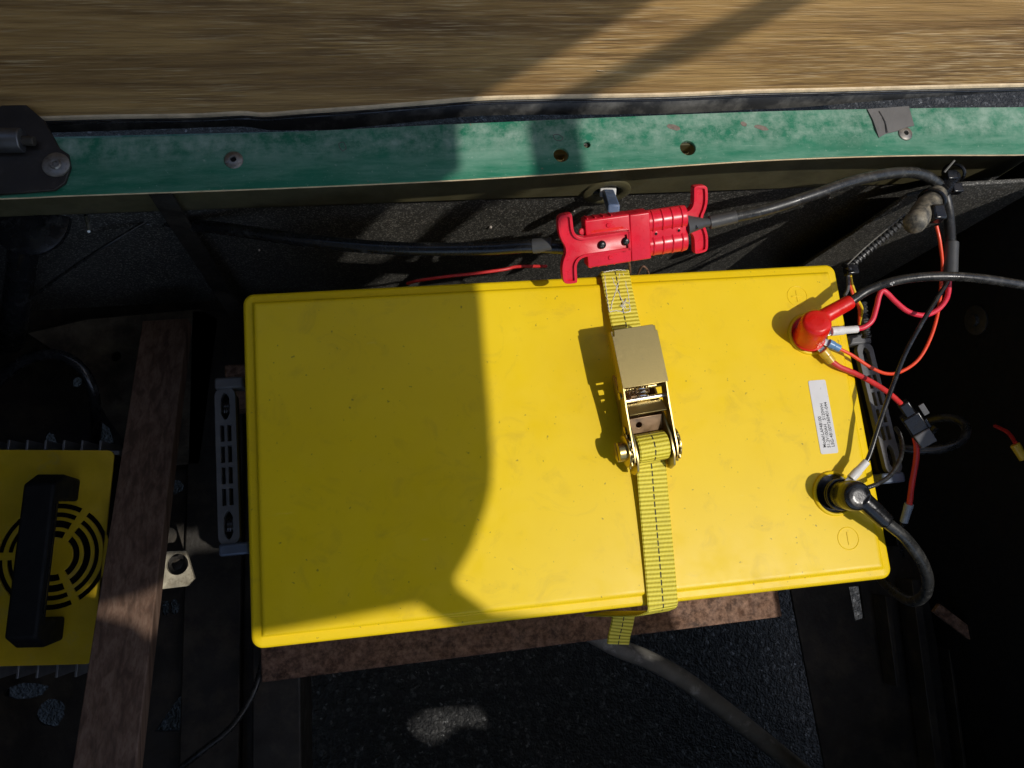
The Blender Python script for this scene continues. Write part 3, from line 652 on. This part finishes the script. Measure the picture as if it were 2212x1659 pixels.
# ------------------------------------------------------------------ red plug pair
cn = thing('power_connector', 'mated red high current plug pair with two T handles and black screws', 'connector', U(1370, 512, .02))
ca, cb = U(1309, 517, .043), U(1443, 497.5, .047)
MC = frame((ca + cb) / 2, cb - ca, V(0, 1, .70))
mm = .00106
def CP(pl): return [(x * mm, y * mm) for x, y in pl]
def half(y0, y1, zh, r, x0, x1, M=MC):            # a housing with softly rounded edges
    o = []
    for x in (x0, x0 + .6, x1 - .6, x1):
        ins = .5 if x in (x0, x1) else 0
        o.append([V(x * mm, a * mm, b_ * mm) for a, b_ in rr(y1 - y0 - 2 * ins, 2 * zh - 2 * ins, r, 5, (y0 + y1) / 2, 0)])
    return MB().loft(o, M)
hl = half(-18.5, 18.5, 7.8, 1.6, -41.5, -7.2).build('plug_housing', 'red_plastic', cn, .0003)
hr_ = half(-18, 18, 8.6, 1.2, -7.4, 8).build('plug_collar', 'red_plastic', cn, .0003)
for y in (-8.9, 8.9):
    t = MB(); o = []
    for x, sc_ in ((8, 1), (36.5, 1), (38.0, .96)):
        o.append([V(x * mm, (y + 8.9 * sc_ * math.cos(R_(a))) * mm, 8.4 * sc_ * math.sin(R_(a)) * mm) for a in range(0, 360, 15)])
    t.loft(o, MC).build('plug_barrel', 'red_plastic', cn)
half(-6.2, 6.2, 6.2, 1, 8, 37).build('plug_bridge', 'red_plastic', cn, .0003)
for k in range(4):
    x = 11 + k * 7.6
    for y in (-8.9, 8.9):
        pts = [V(x * mm, (y + 9.0 * math.cos(R_(a))) * mm, 8.5 * math.sin(R_(a)) * mm) for a in (range(20, 150, 10) if y > 0 else range(-150, -20, 10))]
        if y < 0: pts = [V(p.x, p.y, -p.z) for p in pts]
        MB().tube([MC @ p for p in pts], .00075, 6).build('grip_rib', 'red_plastic', cn)
    x = -39 + k * 6.2
    for y in (-18.6, 18.6): MB().box((x * mm, y * mm, 0), (.0011, .0016, .0120), MC).build('grip_rib', 'red_plastic', cn, .0003)
def dot(x, y, z, r, h, name, mat, par=cn, n=20):
    return MB().lathe([(r, -.0002), (r, h * .5), (r * .8, h), (r * .2, h * 1.05)], MC @ Matrix.Translation((x * mm, y * mm, z * mm)), n).build(name, mat, par)
for y in (-12.5, 12.5): dot(-24, y, 7.8, .0018, .0009, 'moulded_dimple', 'red_plastic')
for (x, y) in ((13, 0.3), (31, 0.3)):
    dot(x, y, 6.2, .0020, .0004, 'screw_boss', 'red_plastic'); dot(x, y, 6.55, .0012, .0002, 'screw_recess', 'black_matt')
for k in range(9): MB().box(((-2.5 + 5 * (k % 3) * .55) * mm, (9 - 2.2 * k) * mm, 8.6 * mm), (.0008, .0014, .0003), MC).build('moulded_mark', 'red_plastic', cn)
MB().box((-25 * mm, 9.3 * mm, 7.9 * mm), (.026, .0016, .0005), MC).build('moulded_strip', 'red_rubber', cn)
for (y, l_) in ((14.8, 9), (-11, 17), (-14.8, 12)):
    for k in range(int(l_ / 1.7)): MB().box(((-34 + 1.7 * k + (6 if y > 0 else 0)) * mm, y * mm, 7.85 * mm), (.0009, .0012, .0003), MC).build('moulded_mark', 'red_plastic', cn)
# T handles
def horn(sy, f=1.0):
    c_ = [(-40, 7.0), (-46, 7.4), (-50, 9.5), (-52, 13.5), (-52.4, 20), (-52.6, 25.0)]
    o = [(-53.6, 26.0), (-58.0, 26.0), (-61.5, 25.0), (-62.6, 22), (-62.6, 14), (-61.2, 8), (-59.2, 3.5), (-58.6, 0)]
    return [(x, y) for x, y in c_ + o]
up = horn(1); out = [(-9.5, 7.0), (-12, 7.0)] + up + [(x, -y) for x, y in reversed(up[:-1])] + [(-12, -7.0), (-9.5, -7.0)]
out = [p.xy for p in spline([(x, y, 0) for x, y in out], 3)]
hd = plate('pull_handle', CP(out), [], .0058, MC @ Matrix.Translation((0, 0, .0105)), 'red_plastic', cn, .0006)
ou = [(p.x, p.y) for p in out]
def inset(pl, d):
    n = len(pl); o = []
    for i in range(n):
        a, b_, c_ = Vector(pl[i - 1]), Vector(pl[i]), Vector(pl[(i + 1) % n]); t = (c_ - a)
        if t.length < 1e-6: o.append(tuple(b_)); continue
        t.normalize(); o.append((b_.x - t.y * d, b_.y + t.x * d))
    return o
ar = sum(ou[i - 1][0] * ou[i][1] - ou[i][0] * ou[i - 1][1] for i in range(len(ou)))
i1 = inset(ou, .9 if ar > 0 else -.9)
i1 = inset(ou, 1.7 if ar > 0 else -1.7)
plate('handle_rim', CP(ou), [CP(i1)], .0026, MC @ Matrix.Translation((0, 0, .0146)), 'red_plastic', hd, .0004)
for x in (-31.0, -12.5):
    M = MC @ Matrix.Translation((x * mm, -.3 * mm, .0134))
    sc_ = MB().lathe([(.0034, 0), (.0034, .0010), (.0031, .0020), (.0022, .0028), (.0008, .0031)], M, 22).build('screw', 'black_plastic', cn)
    MB().box((0, 0, .0030), (.0034, .0007, .0006), M @ Matrix.Rotation(.5, 4, 'Z')).box((0, 0, .0030), (.0007, .0034, .0006), M @ Matrix.Rotation(.5, 4, 'Z')).build('screw_cross', 'heat_shrink', sc_)
Mr2 = MC @ Matrix.Translation((-.0045, .003, -.0115)) @ Matrix.Rotation(math.pi, 4, 'Z')
plate('pull_handle', CP(out), [], .0058, Mr2, 'red_plastic', cn, .0006)
plate('handle_rim', CP(ou), [CP(i1)], .0026, Mr2 @ Matrix.Translation((0, 0, .0041)), 'red_plastic', cn, .0004)
dot(-43.5, 9.5, 3, .0028, .002, 'cable_entry', 'crimson_wire')

# ------------------------------------------------------------------ cables
def cable(name, label, pts, r, mat, cat='cable', n=10, parent=None):
    P = spline([p if isinstance(p, Vector) else U(*p) for p in pts], n)
    m_ = MB().tube(P, r, 14)
    if parent: return m_.build(name, mat, parent)
    o = thing(name, label, cat, P[0]); m_.build('insulation', mat, o); return o
def sleeve(name, p0, p1, r0, r1, mat, parent, n=18, bev=.0005):
    a, c_ = [Vector(U(*p)) if not isinstance(p, Vector) else p for p in (p0, p1)]
    return MB().tube([a, a.lerp(c_, .5), c_], [r0, (r0 + r1) / 2, r1], n).build(name, mat, parent, bev)
CL = MC @ V(-.041, -.006, 0)
lc = cable('battery_cable', 'black cable tied to the wall running into the left of the red plug', [(318, 462, -.10), (345, 475, -.085), (400, 484, -.065), (500, 496, -.045), (620, 514, -.025), (760, 530, -.008), (900, 538, .008), (1050, 537, .022), (1150, 532, .030), CL], .0056, 'black_rubber')
sleeve('heat_shrink', (1150, 532, .030), (1192, 528, .0345), .0063, .0060, 'heat_shrink', lc)
CRt = MC @ V(.040, .002, 0)
rc = cable('battery_cable', 'thick dusty black cable arching from the red plug to the taped bundle', [(1540, 479, .042), (1590, 468, .046), (1660, 452, .052), (1750, 423, .056), (1840, 392, .056), (1920, 375, .050), (1980, 374, .040), (2020, 392, .030), (2040, 420, .020), (2050, 470, .015), (2053, 540, .015)], .0048, 'dusty_cable')
sleeve('heat_shrink', (1532, 481, .0418), (1590, 468, .046), .0056, .0054, 'heat_shrink', rc)
a, c_ = MC @ V(.041, .003, .001), U(1538, 480, .0418)
o = []
for t, wy, wz in ((0, .0085, .0035), (.3, .0065, .0035), (.7, .0038, .0038), (1, .0036, .0036)):
    p = a.lerp(c_, t); F = frame(p, c_ - a, V(0, 1, 0)); o.append([F @ V(0, wy * math.cos(R_(k)), wz * math.sin(R_(k))) for k in range(0, 360, 20)])
MB().loft(o).build('flared_sleeve', 'heat_shrink', rc)
cable('', '', [MC @ V(.036, -.006, .002), MC @ V(.044, -.003, .001), MC @ V(.050, 0, .001)], .0022, 'black_rubber', parent=rc)
sleeve('heat_shrink', (2055, 524, .015), (2053, 596, .013), .0062, .0060, 'heat_shrink', rc)
# cable tie on the left cable
ct = thing('cable_tie', 'pale cable tie holding the black cable against the dark wall', 'cable tie', U(345, 473, -.087))
p = U(345, 473, -.085); F = frame(p, U(400, 484, -.065) - U(318, 462, -.10), V(0, 0, 1))
MB().torus(.0054, .0010, F @ Matrix.Rotation(math.pi / 2, 4, 'Y'), 24, 6).build('loop', 'clear_splice', ct)
MB().box((0, .001, .0068), (.0050, .0058, .0048), F).build('head', 'clear_splice', ct, .0006)
MB().tube([F @ V(0, .003, .0075), F @ V(.006, .010, .012)], .0010, 6).build('tail', 'clear_splice', ct)

# positive lead
pc = thing('positive_lead', 'thick black battery lead with shiny red boot on the positive terminal', 'battery lead', PT)
b0, b1 = U(1747, 730, .005), U(1766, 692, .034)
Mb = frame(b0, V(1, .2, 0), V(0, 1, 0)); ax = (b1 - b0).normalized(); xx = V(1, .3, 0); xx = (xx - ax * xx.dot(ax)).normalized()
yy = ax.cross(xx); Mb = Matrix(((xx.x, yy.x, ax.x, b0.x), (xx.y, yy.y, ax.y, b0.y), (xx.z, yy.z, ax.z, b0.z), (0, 0, 0, 1))); hb = (b1 - b0).length
def boot(M, h_, mat, par, r0, r1, s0, s1, sr0, sr1, rim_r):
    rem = bpy.data.meshes.new('tmp')
    a_ = MB().lathe([(r0 * .93, 0), (r0, .0012), (r0 * .97, h_ * .3), (r1 * 1.02, h_ * .62), (r1, h_ * .80), (r1 * .94, h_ * .90), (r1 * .78, h_ * .97), (r1 * .45, h_)], M, 40)
    a_.tube([s0, s0.lerp(s1, .35), s0.lerp(s1, .9), s1], [sr0, sr0, sr1, sr1 * .93], 28)
    o_ = a_.build('boot', mat, par)
    md = o_.modifiers.new('remesh', 'REMESH'); md.mode = 'VOXEL'; md.voxel_size = .00075; md.use_smooth_shade = True
    ms = o_.modifiers.new('smooth', 'SMOOTH'); ms.iterations = 4; ms.factor = .5
    return o_
s0, s1 = U(1768, 690, .026), U(1838, 651, .030)
boot(Mb, hb, 'red_rubber', pc, .0130, .0128, s0, s1, .0068, .0063, 0)
cable('insulation', '', [(1822, 660, .029), (1840, 650, .030), (1875, 627, .033), (1925, 609, .040), (1985, 599, .046), (2050, 597, .050), (2120, 602, .050), (2200, 614, .046), (2300, 632, .040)], .0040, 'dusty_cable', parent=pc)
MB().torus(.0128, .0010, Mb, z=.001).build('boot_flange', 'red_rubber', pc)
text('printed_mark', 'q+', .0042, frame(U(1923, 616, .0447), U(1960, 606, .047) - U(1925, 614, .044), V(0, 1, 0)), 'white_paint', pc)
# negative lead
nc = thing('negative_lead', 'thick black battery lead with black boot looping past the battery corner', 'battery lead', NT)
n0, n1 = U(1812, 1068, .006), U(1858, 1072, .036)
ax = (n1 - n0).normalized(); xx = V(1, 0, 0); xx = (xx - ax * xx.dot(ax)).normalized(); yy = ax.cross(xx)
Mn = Matrix(((xx.x, yy.x, ax.x, n0.x), (xx.y, yy.y, ax.y, n0.y), (xx.z, yy.z, ax.z, n0.z), (0, 0, 0, 1)))
s0, s1 = U(1862, 1078, .030), U(1915, 1128, .026)
boot(Mn, (n1 - n0).length, 'black_plastic', nc, .0118, .0124, s0, s1, .0076, .0070, 0)
for z in (.000, .0035): MB().torus(.0120 + z * .1, .0012, Mn, z=z).build('boot_flange', 'black_rubber', nc)
cable('insulation', '', [(1898, 1113, .0265), (1918, 1131, .025), (1955, 1162, .020), (1990, 1210, .008), (2004, 1255, -.010), (1995, 1288, -.035), (1965, 1298, -.07), (1920, 1268, -.12), (1880, 1220, -.16)], .0049, 'dusty_cable', parent=nc)

# small wires on the posts
def lug(par, p0, p1, r, mat, tip):
    a, c_ = U(*p0), U(*p1)
    MB().tube([a, a.lerp(c_, .45), a.lerp(c_, .5), c_], [r * 1.15, r * 1.15, r, r * .96], 16).build('crimp_sleeve', mat, par, .0003)
    F = frame(a, Vector(U(*tip)) - a, V(0, 1, 0)); d = (Vector(U(*tip)) - a).length
    MB().box((d / 2, 0, 0), (d, .0062, .0012), F).build('ring_tongue', 'bright_steel', par, .0003)
w1 = cable('signal_wire', 'crimson wire with white crimp sleeve bent sharply beside the red boot', [(1846, 711, .012), (1866, 707, .012), (1884, 692, .014), (1893, 665, .016), (1899, 640, .018), (1906, 628, .019), (1917, 634, .018), (1935, 652, .014), (1962, 673, .010), (1995, 681, .008), (2024, 670, .008), (2042, 650, .009), (2049, 628, .010), (2050, 590, .012)], .0023, 'crimson_wire')
lug(w1, (1795, 716, .012), (1852, 711, .012), .0034, 'white_nylon', (1772, 722, .010))
w2 = cable('signal_wire', 'thin orange red wire with blue crimp sleeve sagging below the red boot', [(1810, 752, .009), (1840, 767, .007), (1880, 793, .003), (1915, 807, .000), (1948, 802, -.001), (1985, 775, .000), (2012, 725, .003), (2028, 665, .006), (2034, 600, .009), (2036, 570, .012), (2030, 520, .016), (2023, 488, .020)], .0015, 'orange_wire')
lug(w2, (1789, 741, .010), (1813, 753, .009), .0034, 'blue_nylon', (1765, 733, .009))
w3 = cable('fused_wire', 'red wire with gold crimp sleeve running to the black fuse holder', [(1796, 780, .007), (1815, 793, .006), (1850, 808, .002), (1895, 832, -.008), (1925, 853, -.018), (1946, 872, -.026)], .0024, 'red_wire')
lug(w3, (1777, 757, .009), (1797, 781, .007), .0040, 'gold_nylon', (1757, 738, .008))
# dark print bands on the two red wires are shadows; fuse holder follows
fh_ = thing('fuse_holder', 'black inline blade fuse holder hanging beside the battery', 'fuse holder', U(1975, 920, -.045))
fa, fb = U(1948, 872, -.026), U(2000, 952, -.040)
F = frame((fa + fb) / 2, fb - fa, V(1, 0, .3)); fl_ = (fb - fa).length
MB().box((.004, 0, 0), (fl_ * .62, .0160, .0110), F).build('holder_body', 'black_plastic', fh_, .0012)
MB().box((fl_ * .36, 0, .001), (fl_ * .34, .0150, .0130), F).build('holder_cap', 'grey_plastic', fh_, .0010)
MB().box((-fl_ * .34, .001, 0), (fl_ * .36, .0095, .0085), F).build('holder_neck', 'black_plastic', fh_, .0012)
MB().box((fl_ * .12, .0090, .001), (.010, .0030, .0060), F).build('latch', 'black_plastic', fh_, .0006)
MB().box((-fl_ * .2, .0125, .004), (.012, .0050, .0015), F).build('cap_strap', 'grey_plastic', fh_, .0004)
w5 = cable('fused_wire', 'red wire leaving the fuse holder down to a clear splice', [(1976, 945, -.042), (1980, 968, -.046), (1978, 1000, -.052), (1970, 1045, -.062), (1964, 1092, -.070)], .0026, 'red_wire')
sleeve('splice', (1964, 1088, -.070), (1952, 1128, -.080), .0042, .0036, 'clear_splice', w5)
cable('tail', '', [(1953, 1124, -.079), (1942, 1160, -.10), (1950, 1200, -.16)], .0024, 'black_rubber', parent=w5)
w4 = cable('sense_wire', 'thin black wire with white crimp sleeve rising from the black boot', [(1868, 1004, .016), (1880, 978, .018), (1900, 915, .022), (1926, 840, .025), (1955, 765, .026), (1990, 700, .024), (2024, 645, .020), (2046, 610, .016), (2052, 585, .014)], .0020, 'black_rubber')
lug(w4, (1838, 1034, .014), (1872, 997, .017), .0033, 'white_nylon', (1822, 1056, .012))
w6 = cable('sense_wire', 'short dusty black wire hooking up from behind the black boot', [(1872, 1054, .012), (1895, 1045, .012), (1922, 1028, .010), (1942, 998, .004), (1949, 968, -.006), (1944, 940, -.02), (1935, 925, -.04)], .0019, 'dusty_cable')
cable('loop_cable', 'black cable curled in a loop under the fuse holder', [(1900, 940, -.10), (1930, 962, -.085), (1975, 972, -.075), (2030, 970, -.07), (2072, 955, -.07), (2088, 930, -.075), (2072, 908, -.085), (2030, 903, -.10), (1990, 915, -.12)], .0044, 'dusty_cable')
cable('cable_stub', 'short cut stub of dark cable inside the black loop', [(1985, 950, -.10), (2008, 938, -.095), (2022, 922, -.09)], .0040, 'dusty_cable')
o = thing('corner_wire', 'orange wire with yellow splice hanging by the far side wall', 'cable', U(2196, 970, -.05))
cable('insulation', '', [(2150, 920, -.10), (2178, 935, -.07), (2194, 958, -.05)], .0019, 'red_wire', parent=o)
sleeve('splice', (2192, 960, -.05), (2212, 992, -.05), .0045, .0040, 'gold_nylon', o)

# corrugated conduit, bundle of ties and dusty end plug at the rear corner
def ribbed(path, r0, r1, pitch, name, mat, parent, n=14):
    P = spline([U(*p) for p in path], 24); d = 0; rs_ = []
    Q = [P[0]]; acc = []
    tot = sum((P[i + 1] - P[i]).length for i in range(len(P) - 1)); st_ = max(24, int(tot / (pitch / 4)))
    out_ = []; i = 0; dd = 0
    for k in range(st_ + 1):
        tgt = tot * k / st_
        while i < len(P) - 2 and dd + (P[i + 1] - P[i]).length < tgt: dd += (P[i + 1] - P[i]).length; i += 1
        seg = (P[i + 1] - P[i]).length or 1; out_.append(P[i].lerp(P[i + 1], min(1, (tgt - dd) / seg)))
        ph = (tgt / pitch) % 1; rs_.append(r1 if ph < .5 else r0)
    return MB().tube(out_, rs_, n).build(name, mat, parent, smooth=False)
cd = thing('conduit', 'thin corrugated black conduit climbing from the battery corner', 'conduit', U(1832, 580, -.02))
ribbed([(1830, 582, -.020), (1880, 538, -.012), (1925, 500, -.002), (1962, 468, .008)], .0023, .0037, .0044, 'tube', 'heat_shrink', cd)
MB().tube(spline([U(1826, 576, -.016), U(1872, 532, -.008), U(1955, 462, .014)], 8), .0006, 6).build('pull_cord', 'hose_grey', cd)
k0 = U(1838, 584, -.018); MB().box(k0, (.012, .010, .009), None).build('tie_head', 'black_plastic', cd, .0015)
MB().tube(spline([U(1822, 572, -.018), U(1834, 580, -.012), U(1845, 590, -.018)], 5), .0022, 8).build('tie_band', 'black_plastic', cd)
MB().tube(spline([U(1832, 592, -.018), U(1832, 622, -.020), U(1824, 640, -.024)], 6), .0016, 8).build('tie_tail', 'grey_plastic', cd)
for (dx, mt) in ((0, 'orange_wire'), (6, 'yellow_wire')):
    cable('wire', '', [(1831 + dx, 594, -.02), (1835 + dx, 615, -.02), (1846 + dx, 645, -.022), (1856 + dx, 668, -.03), (1856, 700, -.05)], .0013, mt, parent=cd)
ribbed([(1862, 655, -.05), (1866, 690, -.05), (1872, 730, -.055)], .0038, .0048, .004, 'tube', 'dusty_cable', cd)
bn = thing('wiring_bundle', 'taped wiring bundle with ribbed neck and dusty rounded end plug', 'wiring', U(1990, 470, .03))
ribbed([(2056, 382, .020), (2036, 408, .024), (2020, 424, .028)], .0066, .0078, .0036, 'ribbed_neck', 'black_plastic', bn, 20)
b0, b1 = U(2024, 420, .028), U(1972, 486, .046)
MB().tube([b0, b0.lerp(b1, .3), b0.lerp(b1, .34), b0.lerp(b1, .62), b0.lerp(b1, .66), b0.lerp(b1, .95), b1, b1 + (b1 - b0) * .03], [.0088, .0092, .0104, .0102, .0096, .0094, .0082, .0050], 24).build('end_plug', 'dusty_plug', bn, angle=50)
F = frame(b0.lerp(b1, .22), b1 - b0, V(0, 1, 0)) @ Matrix.Rotation(math.pi / 2, 4, 'Y')
MB().torus(.0108, .0015, F).build('tie_band', 'black_plastic', bn)
F2 = frame(b0 - (b1 - b0) * .75, b1 - b0, V(0, 1, 0)) @ Matrix.Rotation(math.pi / 2, 4, 'Y')
MB().torus(.0090, .0015, F2).build('tie_band', 'black_plastic', bn)
for q in ((2052, 380, .028), (2064, 408, .024)): MB().box(U(*q), (.010, .009, .008)).build('tie_head', 'black_plastic', bn, .001)
MB().box(U(2022, 462, .046), (.012, .014, .012)).build('clip', 'black_plastic', bn, .002)
MB().tube([U(2040, 372, .034), U(2062, 346, .040)], .0009, 6).build('tie_tail', 'hose_grey', bn)
MB().tube(spline([U(2010, 430, .030), U(2028, 400, .010), UY(2040, 385, WY)], 6), .0042, 12).build('anchor', 'black_plastic', bn)

# blue grey plug in the wall hole
bp = thing('spade_plug', 'dusty blue grey plug hanging out of the round wall hole', 'plug', UY(1312, 412, WY - .004))
a, c_ = UY(1312, 414, WY - .004), U(1326, 452, .010)
F = frame(a, c_ - a, V(1, 0, 0)); d = (c_ - a).length
MB().box((d * .52, 0, 0), (d * .95, .0105, .008), F).build('plug_body', 'blue_grey_plug', bp, .0015)
MB().box((d * .05, 0, .0006), (.008, .0150, .0085), F).build('plug_collar', 'white_nylon', bp, .001)
MB().tube(spline([F @ V(0, .002, 0), F @ V(-.01, .002, .003), a + V(0, .03, .005)], 4), .002, 8).build('plug_wire', 'black_rubber', bp)
MB().tube(spline([F @ V(0, -.003, 0), F @ V(-.01, -.003, .003), a + V(-.003, .03, .003)], 4), .002, 8).build('plug_wire', 'black_rubber', bp)
# loose thin wires behind the battery
cable('thin_wire', 'thin red and pale wire lying behind the battery edge', [(880, 612, -.03), (905, 606, -.02), (960, 598, -.012), (1030, 590, -.008), (1090, 582, -.006), (1118, 576, -.01), (1180, 575, -.03)], .0014, 'red_wire')
cable('thin_wire', 'thin brownish wire poking up beside the strap end', [(1356, 556, .030), (1360, 572, .010), (1361, 586, -.004), (1362, 600, -.03)], .0010, 'rust')
cable('thin_wire', 'bent bare wire loop behind the battery near the strap', [(1378, 592, -.012), (1384, 580, -.004), (1390, 575, -.002), (1398, 582, -.006), (1402, 594, -.02)], .0009, 'rust')

# ------------------------------------------------------------------ left side: charger, batten, hoses
PZ = -.160; KS = 1.11
ch = thing('charger', 'yellow boxed charger with black carry handle and round fan grille', 'charger', V(*U(110, 1210, PZ).xy, FZ))
cpz = [U(u, v, PZ) for u, v in ((247, 974), (200, 1433))]
yv = (cpz[0] - cpz[1]); Mc = frame(cpz[1], yv.cross(V(0, 0, 1)), yv); H_ = yv.length; Wd = .18
ct2 = Mc.inverted() @ U(116, 1201, PZ)
slots = []
for (r0, r1) in [(a_ * KS, b_ * KS) for a_, b_ in ((.0152, .0212), (.0236, .0300), (.0322, .0368), (.0395, .0443))]:
    for a0 in (-60, 60, 180):
        ga = math.degrees(.0032 / r1); a = [R_(a0 + ga + (120 - 2 * ga) * k / 16) for k in range(17)]
        slots.append([(ct2.x + r1 * math.cos(t), ct2.y + r1 * math.sin(t)) for t in a] + [(ct2.x + r0 * math.cos(t), ct2.y + r0 * math.sin(t)) for t in reversed(a)])
fp = plate('face_plate', rr(Wd, H_, .006, 6, -Wd / 2, H_ / 2), slots, .0024, Mc, 'charger_yellow', ch, .0004)
MB().box((-Wd / 2, H_ / 2, -.012), (Wd - .05, H_ - .03, .012), Mc).build('fan_well', 'black_matt', ch)
MB().box((-Wd / 2, H_ / 2, -.076), (Wd - .02, H_ + .004, .11), Mc).build('case', 'black_matt', ch, .002)
for k in range(8):
    for e, yy_ in ((1, H_ + .004), (-1, -.006)):
        MB().box((-.020 - k * .017, yy_, -.045), (.0022, .016, .06), Mc).build('fin', 'aluminium', ch, .0004)
for yy_ in (H_ + .001, -.002): MB().box((-Wd / 2, yy_, -.055), (Wd - .01, .004, .06), Mc).build('heat_sink', 'aluminium', ch)
for k in range(7): MB().box((.006, H_ - .012 - k * .021, -.05), (.010, .003, .05), Mc).build('fin', 'aluminium', ch, .0004)
# handle: two feet, two arms and a grip
fa, fb = Mc.inverted() @ U(128, 1058, PZ), Mc.inverted() @ U(124, 1358, PZ)
xh = (fa.x + fb.x) / 2; hz = .052; y0, y1 = fb.y, fa.y
ha = MB()
prof = [(y1 + .010, .0012), (y1 + .012, hz * .62), (y1 + .002, hz), (y0 - .002, hz), (y0 - .012, hz * .62), (y0 - .010, .0012), (y0 + .011, .0012), (y0 + .012, hz - .014), (y1 - .012, hz - .014), (y1 - .011, .0012)]
Mhx = Mc @ Matrix(((0, 0, 1, xh - .013), (1, 0, 0, 0), (0, 1, 0, 0), (0, 0, 0, 1)))
ha.prism(prof, 0, .026, Mhx).build('carry_handle', 'black_matt', ch, .0025, 3)
MB().box((xh + .0135, (y0 + y1) / 2, hz - .007), (.001, y1 - y0 - .03, .001), Mc).build('mould_line', 'black_plastic', ch)

zt, zb = -.220, -.060
a0, a1 = U(357, 690, zt), U(216, 1720, zb); d = a1 - a0
F = frame((a0 + a1) / 2, V(-d.y, d.x, 0) * -1, d) ; Lb = d.length
if F.to_3x3().col[2].z < 0: F = frame((a0 + a1) / 2, V(-d.y, d.x, 0), d)
o = MB().box((0, 0, -.008), (.048, Lb, .016), F).build('batten', 'batten_wood', None, .0012, base=(a0 + a1) / 2)
tag(o, 'reddish brown timber batten propped beside the yellow charger', 'batten')
# dark rubber pipe with flange at the rear left
ps = thing('rubber_pipe', 'black rubber pipe with wide flange below the hinge', 'pipe', U(30, 700, -.27))
MB().tube(spline([U(60, 478, -.06), U(52, 530, -.08), U(42, 610, -.13), U(32, 690, -.19), U(25, 740, -.29)], 6), .0125, 20).build('pipe', 'black_rubber', ps)
MB().lathe([(.028, -.004), (.034, -.002), (.034, .004), (.026, .008), (.016, .009)], Matrix.Translation(U(64, 468, -.055)) @ Matrix.Rotation(.25, 4, 'X'), 32).build('flange', 'black_rubber', ps)
for k in range(4): MB().torus(.0128, .0012, Matrix.Translation(U(60 - k * 1.5, 492 + k * 9, -.062 - k * .003)) @ Matrix.Rotation(.6, 4, 'X')).build('rib', 'black_rubber', ps)
cable('loop_cable', 'black cable arching over the floor behind the charger', [(-30, 860, -.22), (10, 810, -.20), (60, 775, -.185), (120, 765, -.18), (170, 790, -.185), (200, 840, -.20), (208, 910, -.23), (205, 960, -.27)], .0055, 'black_rubber')
cable('thin_wire', 'thin dark wire slanting over the dark left wall', [(65, 645, -.14), (140, 590, -.10), (230, 530, -.07), (330, 470, -.07)], .0016, 'dusty_cable')
br = thing('diagonal_strut', 'dull steel strut slanting down the dark wall behind the timber batten', 'strut', U(500, 640, -.2))
a, c_ = UY(345, 415, WY - .006), UY(520, 690, WY - .03)
F = frame((a + c_) / 2, c_ - a, V(1, 0, 0)); MB().box((0, 0, 0), ((c_ - a).length + .04, .018, .004), F).build('bar', 'dark_steel', br, .0008)
sw = thing('wood_screw', 'small steel screw sticking out beside the rubber pipe', 'screw', UY(190, 482, WY - .012))
a, c_ = UY(188, 468, WY - .002), UY(192, 500, WY - .022)
P = [a.lerp(c_, k / 24) for k in range(25)]; MB().tube(P, [(.0018 if k % 3 else .0026) * (1 - .5 * k / 24) for k in range(25)], 10).build('shank', 'bright_steel', sw, smooth=False)
# grey hose on the asphalt
ho = cable('hose', 'grey muddy hose lying over the asphalt below the strap end', [(1250, 1352, -.335), (1330, 1397, -.34), (1400, 1425, -.345), (1480, 1470, -.35), (1580, 1545, -.36), (1680, 1625, -.37), (1800, 1720, -.38), (1900, 1790, -.39)], .0115, 'hose_grey', 'hose')
# wire across the lower left beams
cable('floor_cable', 'thin dark cable curling over the lower frame beams', [(390, 1659, -.24), (440, 1620, -.235), (500, 1570, -.235), (545, 1500, -.24), (565, 1440, -.245), (570, 1390, -.25)], .0034, 'dusty_cable')

S.render.resolution_x = 1024; S.render.resolution_y = 768
